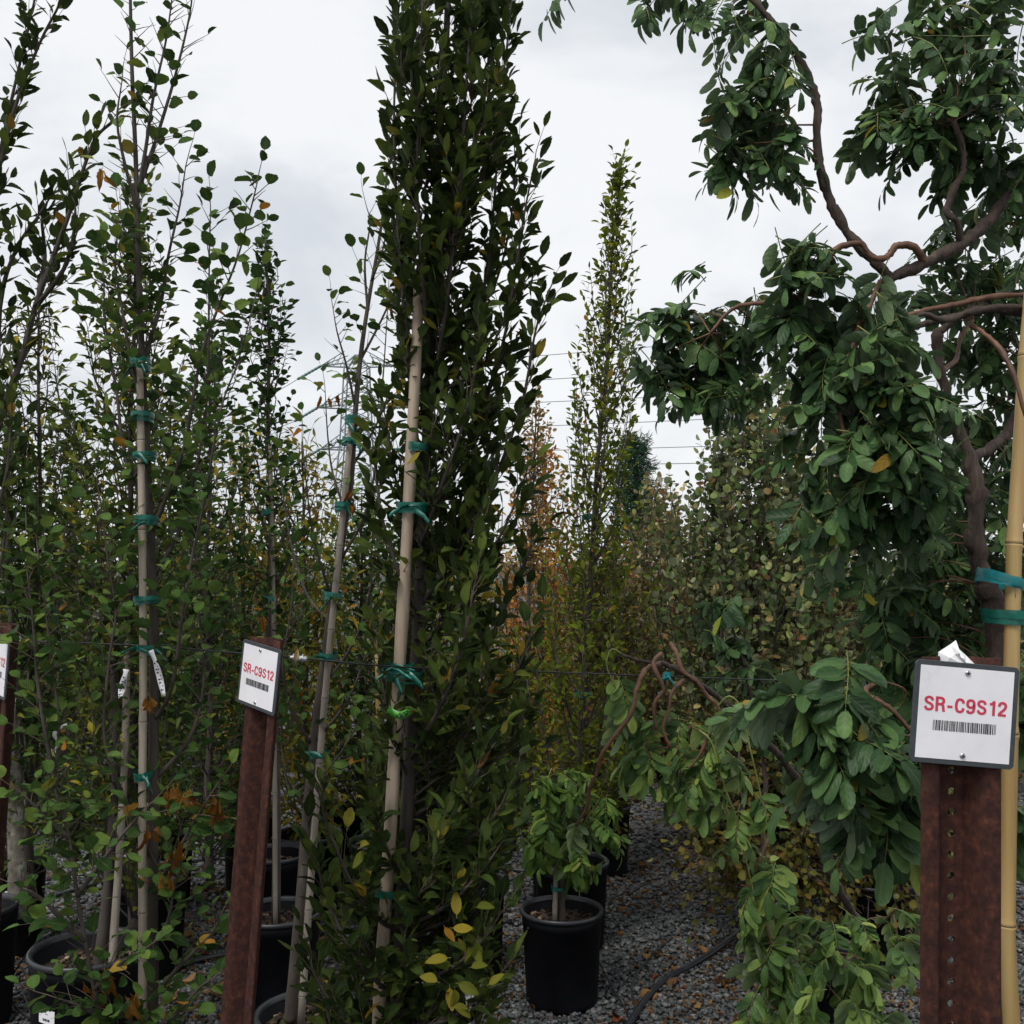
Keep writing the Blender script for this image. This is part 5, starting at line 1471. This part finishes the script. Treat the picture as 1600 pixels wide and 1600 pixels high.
KT = LF(.040, .040, (.06, .16), .030, along=.8, out=.65, up=.25, jit=.45, nup=.45)
OT('katsura_tree', 'upright grey-green katsura with round leaves against the sky', 4.7, 1185, 1190, [(600, 20), (650, 70), (700, 105), (790, 125), (920, 135), (1080, 135), (1240, 120), (1320, 80)], 'kats', 'l_kats', 'bark_dark', .036, 150, KT, single=300, hi=3.3, stems=5, group=GB, rise=2.6, tr=(.022, .003), twig_mat='twig_red')
OT('katsura_tree', 'beige and olive katsura bush with round papery leaves', 6.1, 1040, 1035, [(770, 16), (815, 60), (870, 90), (960, 105), (1100, 115), (1240, 90)], 'kats', 'l_katsb', 'bark_dark', .036, 70, KT, single=250, stems=4, group=GB, rise=2.4, twig_mat='twig_red', dn=1.6)
OT('katsura_tree', 'beige-pink katsura with a few wine-red leaves behind the big wisteria leaflets', 5.3, 1300, 1300, [(700, 14), (770, 70), (900, 95), (1080, 95), (1230, 100), (1320, 70)], 'kats', 'l_katsb', 'bark_dark', .037, 95, KT, single=250, stems=4, group=GB, rise=2.4, twig_mat='twig_red')
OT('katsura_tree', 'katsura with mixed green and pinkish leaves behind the square sign', 5.4, 1470, 1470, [(800, 14), (880, 60), (1000, 90), (1150, 100), (1290, 70)], 'kats', 'l_katsb', 'bark_dark', .037, 70, KT, single=150, stems=3, group=GB, rise=2.4, twig_mat='twig_red')
OT('katsura_tree', 'low weeping katsura with olive and brown round leaves over the gravel', 4.45, 1215, 1170, [(1090, 40), (1150, 110), (1240, 150), (1330, 165), (1420, 120)], 'kats', 'l_katso', 'bark_dark', .034, 95, LF(.034, .055, (.07, .2), .036, along=.6, out=.8, up=-.15, jit=.4, nup=.5, droop=.4), single=250, stems=4, group=GB, rise=.5, twig_mat='twig_red')
OT('katsura_tree', 'second low katsura with sparse dull brown leaves beside the square sign post', 4.3, 1370, 1350, [(1170, 40), (1230, 90), (1310, 120), (1380, 130), (1440, 90)], 'kats', 'l_katso', 'bark_dark', .034, 70, LF(.034, .055, (.07, .2), .036, along=.6, out=.8, up=-.15, jit=.4, nup=.5, droop=.4), single=200, stems=4, group=GB, rise=.5, twig_mat='twig_red')
OT('young_tree', 'thin green sapling top rising through the katsura leaves', 5.8, 1150, 1140, [(590, 5), (660, 18), (760, 28), (900, 34)], 'lance', 'l_deep', 'bark_grey', .05, 30, LF(.055, .05, (.05, .13), .03), single=100, group=GB, rise=2.5)
OT('young_tree', 'olive-brown bush under the narrow hornbeam spire', 5.6, 940, 945, [(840, 20), (900, 50), (1020, 70), (1180, 75), (1290, 60)], 'kats', 'l_katso', 'bark_dark', .038, 60, KT, single=150, stems=3, group=GB)

# far rows: one tree after the other behind the pots
fr = random.Random(21)
FARM = ['l_hazel', 'l_olive', 'l_yg', 'l_gold', 'l_hazel', 'l_gold']
FARN = ['mid-green', 'olive', 'yellow-green', 'gold-green', 'fresh green', 'golden']
LAND = [(0, 'the cut-off sign'), (110, 'the left hazel shoots'), (222, 'the pale bamboo'), (320, 'the dead brown leaves'), (415, 'the leaning sign'), (500, 'the leaning grey bamboo'), (570, 'the mossy pot'), (640, 'the stout pale pole'), (740, 'the column tree leaves'), (830, 'the russet tree'), (910, 'the narrow hornbeam spire'), (1000, 'the distant pine'), (1060, 'the coiling vines'), (1140, 'the sapling top'), (1200, 'the upright katsura'), (1280, 'the arching wisteria'), (1360, 'the hanging wisteria leaflets'), (1450, 'the twisted wisteria trunk'), (1520, 'the square sign'), (1600, 'the yellow bamboo')]
USED = set()
def near_mark(x, row=''):
    k = min(range(len(LAND)), key=lambda q: abs(LAND[q][0] - x)); ph = 'behind ' + LAND[k][1]
    if (row, ph) in USED:
        k2 = max(0, min(len(LAND) - 1, k + (1 if x > LAND[k][0] else -1)))
        ph = 'between %s and %s' % (LAND[min(k, k2)][1], LAND[max(k, k2)][1]) if k2 != k else 'beyond ' + LAND[k][1]
    USED.add((row, ph))
    return ph
px = -60; i = 0
while px < 1700:
    d_ = fr.uniform(7.2, 9.2)
    top_ = fr.uniform(790, 850)
    if 300 < px < 620: top_ = fr.uniform(800, 850)
    mt = FARM[i % 6]; nm = FARN[i % 6]
    if 760 < px < 1060: mt, nm, top_ = ('l_brown', 'rusty brown', fr.uniform(850, 880)) if i % 2 else ('l_katsb', 'beige-brown', fr.uniform(850, 880))
    if px >= 1060: mt, nm, top_ = ('l_katsb', 'reddish', fr.uniform(830, 870)) if i % 2 else ('l_olive', 'olive', fr.uniform(810, 850))
    OT('row_tree', '%s tree in the far nursery row, %s' % (nm, near_mark(px, nm)), d_, px, px + fr.uniform(-8, 8), [(top_, 12), (top_ + 60, 50), (top_ + 180, 72), (1140, 76), (1200, 60)], 'hazel' if 'kats' not in mt else 'kats', mt, 'bark_dark', .058, 44, LF(.058, .09, (.08, .2), .048), single=0, hi=.5, group='trees in the far row: ' + nm)
    px += fr.uniform(62, 80); i += 1
px = -40; i = 0
while px < 1680:
    d_ = fr.uniform(11, 14)
    top_ = fr.uniform(815, 850)
    OT('row_tree', 'dark tree of the backmost row, %s' % near_mark(px, 'back'), d_, px, px, [(top_, 10), (top_ + 40, 45), (top_ + 150, 70), (1080, 76), (1110, 50)], 'hazel', ['l_deep', 'l_olive', 'l_hazel'][i % 3], 'bark_dark', .085, 30, LF(.085, .15, (.1, .28), .07), single=0, hi=.5, group='trees of the backmost row')
    px += fr.uniform(72, 92); i += 1

# distant pine
def pine(pxc, py_top, py_bot, d, hw, label):
    b = base_at(pxc, d)
    root = tree_root('pine_tree', label, b, 'tree')
    ztop, zbot = P(pxc, py_top, d).z, P(pxc, py_bot, d).z
    trunk_part(root, [(b.x, b.y, 0, .22), (b.x, b.y, zbot, .16), (b.x + .1, b.y, (zbot + ztop) / 2, .1), (b.x, b.y, ztop, .02)], 'bark_dark')
    LV, TW = Leaves(), Tubes()
    for k in range(60):
        t = (k + R.random()) / 60
        z = zbot + (ztop - zbot) * t
        ln = hw * d / FPX * (1.02 - t) ** .6 * R.uniform(.55, 1.1) + .1
        a = k * 2.4
        s = Vector((b.x, b.y, z)); e_ = s + Vector((math.cos(a) * ln, math.sin(a) * ln, ln * .3))
        cc = limb_curve(s, e_, .3, 5, .03)
        tt = Tubes(); tt.add(cc, [.035 * (1 - .8 * i / 5) for i in range(6)], 5); tt.build('limb', M['bark_dark'], root)
        for j in range(int(7 + ln * 9)):
            f = R.uniform(.3, 1.05)
            q = s.lerp(e_, f) + rv(.10) + UP * .05
            for m_ in range(10):
                dd_ = (e_ - s).normalized() * .5 + rv(.75) + UP * .2
                LV.add(q + rv(.05), dd_, rv(1), R.uniform(.16, .30))
    LV.finish(root, 'need', 'l_pine', 0, None, .1, mass='needle_mass')
pine(996, 688, 850, 30, 46, 'distant dark blue-green pine rising behind the narrow hornbeam spire')
pine(1050, 815, 872, 46, 26, 'far low conifer top in the gap beside the distant pine')

# ------------------------------------------------------------------ pylon and power cables
def pylon():
    d = 120.0
    k = d / FPX
    c = P(558, 572, d)
    b = Vector((c.x, c.y, 0))
    root = tag(empty('transmission_tower', b), 'grey lattice transmission tower far behind the thin-topped hazel', 'pylon')
    T = Tubes()
    def hw(z):
        return float(np.interp(z, [0, P(0, 800, d).z, P(0, 700, d).z, P(0, 572, d).z, P(0, 555, d).z], [4.6, 2.4, 1.7, 1.3, .2]))
    zs = [0, 3, 5.5, 8] + [P(0, y, d).z for y in (760, 730, 702, 676, 656, 637, 616, 594, 572, 555)]
    zs = sorted(zs)
    for sx in (-1, 1):
        for sy in (-1, 1):
            T2 = Tubes()
            T2.add([(b.x + sx * hw(z), b.y + sy * hw(z), z) for z in zs], .10, 4); T2.build('tower_leg', M['steel_far'], root)
    for i in range(len(zs) - 1):
        z0, z1 = zs[i], zs[i + 1]
        for sy in (-1, 1):
            a, c2 = hw(z0), hw(z1)
            T.add([(b.x - a, b.y + sy * a, z0), (b.x + c2, b.y + sy * c2, z1)], .055, 4)
            T.add([(b.x + a, b.y + sy * a, z0), (b.x - c2, b.y + sy * c2, z1)], .055, 4)
            T.add([(b.x - c2, b.y + sy * c2, z1), (b.x + c2, b.y + sy * c2, z1)], .05, 4)
            T.add([(b.x + sy * a, b.y - a, z0), (b.x + sy * c2, b.y + c2, z1)], .05, 4)
    T.build('bracing', M['steel_far'], root)
    ends = []
    for lv, (py, span) in enumerate(((572, 4.3), (637, 4.6), (702, 4.3))):
        z = P(0, py, d).z
        for sx in (-1, 1):
            A = Tubes()
            tip = Vector((b.x + sx * span, b.y, z))
            for sy in (-1, 1):
                A.add([(b.x + sx * hw(z), b.y + sy * hw(z), z + .1), tuple(tip)], .09, 4)
                A.add([(b.x + sx * hw(z), b.y + sy * hw(z), z + 1.5), tuple(tip)], .06, 4)
                for q in (.3, .55, .8):
                    A.add([(b.x + sx * (hw(z) + (span - hw(z)) * q), b.y + sy * hw(z) * (1 - q), z + .05), (b.x + sx * (hw(z) + (span - hw(z)) * (q - .2)), b.y + sy * hw(z) * (1.2 - q), z + 1.5 * (1.2 - q))], .045, 4)
            A.build('cross_arm', M['steel_far'], root)
            # strain insulator
            o = Vector((-2.5, -1.0, -1.75)) if sx < 0 else Vector((2.2, -1.5, -.1))
            n = 14
            I = Tubes(); I.add([tuple(tip + o * i / n) for i in range(n + 1)], [.19 if i % 2 else .13 for i in range(n + 1)], 8); I.build('insulator', M['insulator'], root)
            ends.append((lv, sx, tip + o))
    return ends
ENDS = pylon()
def cable(a, b, sag, lab, r=.045):
    pts = []
    for i in range(25):
        t = i / 24; q = a.lerp(b, t); q.z -= sag * 4 * t * (1 - t); pts.append(tuple(q))
    t = Tubes(); t.add(pts, r, 5)
    o = t.build('power_cable', M['cable'], None, True, a)
    tag(o, lab, 'cable', 'overhead power cables')
for (lv, sx, p) in ENDS:
    if sx < 0:
        cable(p, P(330 - 60 * lv, (660, 720, 790)[lv], 112), .3, 'thin cable leaving the lattice tower towards the hazel, %s of three' % ORD[lv])
for kk, (px0, y0, y1) in enumerate(((598, 573, 470), (598, 607, 522), (598, 637, 575), (598, 673, 617), (598, 707, 670), (598, 727, 704))):
    cable(P(px0, y0, 118), P(1750, y1, 96), .45, 'thin power cable crossing behind the narrow hornbeam spire, %s of six' % ORD[kk])

# ------------------------------------------------------------------ pots on the gravel
def px_pot(px, rim_py, h, wpx, label, **k):
    q = PG(px, rim_py, h)
    rad = wpx / 2 * q.y / FPX
    return pot((q.x, q.y), rad, h, label, **k), q, rad
(p1, rt1, z1), q1, r1 = px_pot(140, 1478, .42, 176, 'wide black pot with grey-white rim and white sticker under the hazel shoots')
pot_sticker(p1, q1, r1 * .925, .42 - .155, math.radians(-90 - 22), .062, .042, -.004)
(p2, _, _), q2, r2 = px_pot(228, 1362, .40, 128, 'black pot with bare soil just behind the pale bamboo')
(p3, _, _), q3, r3 = px_pot(15, 1338, .40, 112, 'black pot holding the lichen-spotted trunk')
pot_sticker(p3, q3, r3 * .93, .30, math.radians(-90 + 14), .05, .036, .006)
px_pot(-32, 1412, .42, 112, 'black pot showing only its rounded rim, in front of the lichen-spotted trunk')
px_pot(430, 1330, .40, 104, 'black pot with a thin cane, just right of the leaning post')
px_pot(392, 1268, .38, 84, 'narrow black pot half hidden behind the leaning post')
px_pot(262, 1290, .38, 80, 'small black pot behind the dead brown hazel leaves')
px_pot(346, 1196, .40, 78, 'dark pot in shade under the gold-tinged tree')
px_pot(538, 1262, .38, 84, 'black pot with a pale rim behind the leaning grey bamboo')
px_pot(590, 1312, .38, 92, 'black pot hidden by leaves left of the stout pale pole')
(p10, _, _), q10, r10 = px_pot(487, 1578, .33, 172, 'black pot with mossy soil at the foot of the leaning grey bamboo', soil='moss')
(p12, _, _), q12, r12 = px_pot(740, 1372, .38, 100, 'black pot peeping out right of the column tree leaves')
pot((gL.x, gL.y), LR, LH, 'free-standing black pot holding the small wisteria')
px_pot(868, 1300, .38, 78, 'black pot directly behind the free-standing one')
q15 = PG(1262, 1478, .33)
pot((mb.x - .08, mb.y + .02), .165, .26, 'black pot under the arching wisteria')
px_pot(1110, 1225, .36, 62, 'dark pot behind the coiling wisteria vines')
px_pot(640, 1235, .36, 66, 'black pot behind the column tree trunk')
px_pot(1330, 1275, .36, 74, 'black pot in shade behind the arching wisteria trunk')
px_pot(1215, 1330, .34, 84, 'black pot of the weeping katsura')
# pots of the near trees whose feet the picture cuts off
pot((fb.x, fb.y), .21, .38, 'black pot of the dense column tree')
pot((bb.x, bb.y), .19, .36, 'black pot of the sparse hazel on pale bamboo')
pot((ab.x, ab.y), .20, .38, 'black pot of the hornbeam leaning in at the edge')
pot((nb.x, nb.y), .21, .38, 'black pot of the big wisteria')
tape_tag([P(734, 1546, dF - .17), P(732, 1556, dF - .17), P(728, 1567, dF - .175), P(722, 1580, dF - .17)], .026, 'white card tag low in the column tree leaves')

# every other tree of the nearer rows stands in a pot of its own
done = [Vector((o.location.x, o.location.y, 0)) for o in sc.objects if o.parent is None and o.name.startswith('nursery_pot')]
for (rt_, d_) in TREES:
    if d_ > 6.5: continue
    b_ = rt_.location
    if any((Vector((b_.x, b_.y, 0)) - q).length < .36 for q in done): continue
    done.append(Vector((b_.x, b_.y, 0)))
    pot((b_.x, b_.y), .165, .36, 'black pot under the ' + ' '.join(rt_['label'].split()[:9]), seg=28)

# trunk and cane in the wide pot
tb = Vector((q1.x + .03, q1.y + .03, 0))
root = tree_root('young_tree', 'thick grey trunk with a square stake in the wide sticker pot', tb)
trunk_part(root, [(tb.x - .012, tb.y, .33, .026), (tb.x - .008, tb.y, .36, .021), (tb.x + .012, tb.y + .01, .6, .017), (tb.x + .02, tb.y + .02, .9, .015), (tb.x + .0, tb.y + .05, 1.3, .011), (tb.x - .02, tb.y + .05, 1.75, .005)], 'bark_dark')
LV, TW = Leaves(), Tubes()
for k in range(26):
    z = R.uniform(.75, 1.75); a = R.uniform(0, 6.28)
    s = Vector((tb.x, tb.y + .03, z)); e_ = s + Vector((math.cos(a) * .16, math.sin(a) * .16, .12))
    cc = limb_curve(s, e_, .2, 5, .01)
    tt = Tubes(); tt.add(cc, [.003 * (1 - .6 * i / 5) for i in range(6)], 5); tt.build('limb', M['bark_grey'], root)
    dress(LV, TW, cc, LF(.045, .05), .2)
t = TW.build('twig_network', M['twig'], root); t['kind'] = 'stuff'
LV.finish(root, 'hazel', 'l_hazel', 200)
stake([Vector((tb.x + .038, tb.y - .02, .33)), Vector((tb.x + .05, tb.y - .01, .65)), Vector((tb.x + .06, tb.y, 1.0)), Vector((tb.x + .055, tb.y + .02, 1.4))], .013, 'bamboo_grey', 'thin brown wooden stake beside the thick trunk in the sticker pot', 0, 'wooden_stake')

# thin canes seen between the rows
for (px, py0, py1, d_, r_, lb) in ((432, 1325, 690, 3.86, .009, 'thin grey cane along the slim dark spire tree'), (590, 1260, 1000, 4.6, .010, 'tan bamboo cane deep among the leaves left of the pale pole')):
    a = P(px, py0, d_); a.z = .28
    q = [a, P(px - (4 if px < 500 else -20 if px > 800 else 0), (py0 + py1) / 2, d_), P(px - (10 if px < 500 else -38 if px > 800 else 2), py1, d_)]
    stake(q, r_, 'bamboo_grey' if px != 590 else 'bamboo_new', lb, .2, seed=int(px))
for i, (px, py, d_) in enumerate(((417, 800, 3.85), (420, 935, 3.85), (425, 1060, 3.85))):
    tie(P(px, py, d_), (0, 0, 1), .018, .02, .02, 'green tape tie on the slim dark spire tree, %s' % ORD[i], seed=120 + i, wraps=2, tails=0)
for i, (px, py, d_) in enumerate(((917, 808, 4.5), (905, 1085, 4.5))):
    tie(P(px, py, d_), (0, 0, 1), .022, .025, .022, 'green tape tie on the narrow hornbeam spire, %s' % ORD[i], seed=130 + i, wraps=2, tails=1)

# ------------------------------------------------------------------ hoses
def hose(pts, r, label, z=None, cat='hose', name='irrigation_hose'):
    w = [PG(p[0], p[1], (p[2] if len(p) > 2 else r + .004)) for p in pts]
    c = [tuple(q) for q in crom([tuple(q) for q in w], 8)]
    t = Tubes(); t.add(c, r, 10)
    o = t.build(name, M['hose'], None, True, w[0])
    tag(o, label, cat)
hose([(960, 1640), (985, 1597), (1015, 1553), (1045, 1527), (1080, 1508), (1110, 1490), (1140, 1468), (1180, 1440), (1250, 1410), (1340, 1390)], .0125, 'thick black irrigation hose curving over the gravel beside the free-standing pot')
hose([(170, 1560), (235, 1527), (290, 1506), (350, 1492), (420, 1482), (470, 1468), (520, 1452), (580, 1448), (700, 1442), (800, 1440)], .0125, 'black irrigation hose running past the mossy pot')
hose([(60, 1408), (105, 1394), (180, 1372), (260, 1352), (330, 1343), (420, 1342), (520, 1350), (640, 1352), (760, 1356), (830, 1362)], .0125, 'black irrigation hose running between the pots at the back left')
hose([(985, 1590, .01), (950, 1530, .03), (922, 1470, .08), (905, 1425, .2), (896, 1404, .33)], .0035, 'thin black drip tube rising into the free-standing pot', name='drip_tube', cat='tube')
hose([(1002, 1592, .01), (988, 1560, .03), (992, 1528, .03), (1020, 1490, .02), (1060, 1460, .01), (1110, 1438, .008), (1180, 1425, .008)], .003, 'thin black drip tube curling over the gravel under the coiling vines', name='drip_tube', cat='tube')
hose([(80, 1457, .425), (60, 1470, .38), (35, 1500, .25), (16, 1535, .1), (22, 1570, .03), (48, 1592, .01), (70, 1600, .01)], .0035, 'thin black drip tube looping out of the wide sticker pot', name='drip_tube', cat='tube')
hose([(-20, 1480, .01), (20, 1520, .01), (40, 1560, .01), (52, 1600, .01)], .003, 'thin black drip tube lying left of the wide sticker pot', name='drip_tube', cat='tube')
hose([(795, 1510, .01), (815, 1545, .01), (830, 1575, .01), (840, 1605, .01)], .003, 'thin black drip tube lying between the column tree and free-standing pot', name='drip_tube', cat='tube')

# ------------------------------------------------------------------ fallen leaves, each one a thing
fl = random.Random(77)
LBF = 'brown curled leaf fallen on the gravel'
spots = []
for i in range(125):
    spots.append((fl.uniform(960, 1460), fl.uniform(1400, 1600)))
for i in range(55):
    spots.append((fl.uniform(225, 360), fl.uniform(1350, 1600)))
for i in range(35):
    spots.append((fl.uniform(400, 640), fl.uniform(1450, 1560)))
for i in range(25):
    spots.append((fl.uniform(770, 830), fl.uniform(1400, 1600)))
for i in range(18):
    spots.append((fl.uniform(0, 70), fl.uniform(1430, 1600)))
for i in range(38):
    spots.append((fl.uniform(950, 1100), fl.uniform(1290, 1420)))
for i, (x, y) in enumerate(spots):
    q = PG(x, y, .012)
    a = fl.uniform(0, 6.28)
    o = one_leaf('fallen_leaf', fl.choice(('dead', 'horn', 'hazel', 'kats')), fl.randrange(4), 'l_fallen', q + UP * fl.uniform(0, .008), (math.cos(a), math.sin(a), fl.uniform(-.15, .25)), (fl.gauss(0, .3), fl.gauss(0, .3), 1 if fl.random() < .6 else -1), fl.choice((.022, .028, .035, .045, .055)) * fl.uniform(.8, 1.2), LBF, 'leaf', 'fallen leaves on the gravel')
one_leaf('fallen_leaf', 'hazel', 2, 'l_fallen', PG(430, 1498, .02), (.8, .3, .2), (.1, -.3, 1), .085, 'large pinkish-brown leaf fallen beside the leaning post foot', 'leaf')
one_leaf('fallen_leaf', 'hazel', 1, 'l_fallen', PG(258, 1565, .02), (.3, .8, .2), (.3, -.3, 1), .07, 'reddish-orange leaf fallen right of the pale bamboo', 'leaf')

# crumbled leaf litter between the stones
LV = Leaves()
for i in range(21000):
    y = fl.uniform(3.3, 8.0); x = fl.uniform(-.55, .55) * y
    if noise.noise(Vector((x * 1.6, y * 1.6, 4))) + fl.uniform(-.2, .45) < 0: continue
    a = fl.uniform(0, 6.28)
    LV.add((x, y, fl.uniform(.008, .02)), (math.cos(a), math.sin(a), fl.uniform(-.3, .3)), (fl.gauss(0, .5), fl.gauss(0, .5), 1), fl.choice((.01, .014, .02, .026, .034)))
hold = empty('leaf_litter_anchor', (0, 0, 0))
LV.finish(hold, 'dead', 'l_fallen', 0, None, .1, mass='leaf_litter')
lit = hold.children[0]; lit.parent = None
bpy.data.objects.remove(hold)
tag(lit, 'crumbled brown leaf litter scattered among the grey stones', 'litter', None, 'stuff')
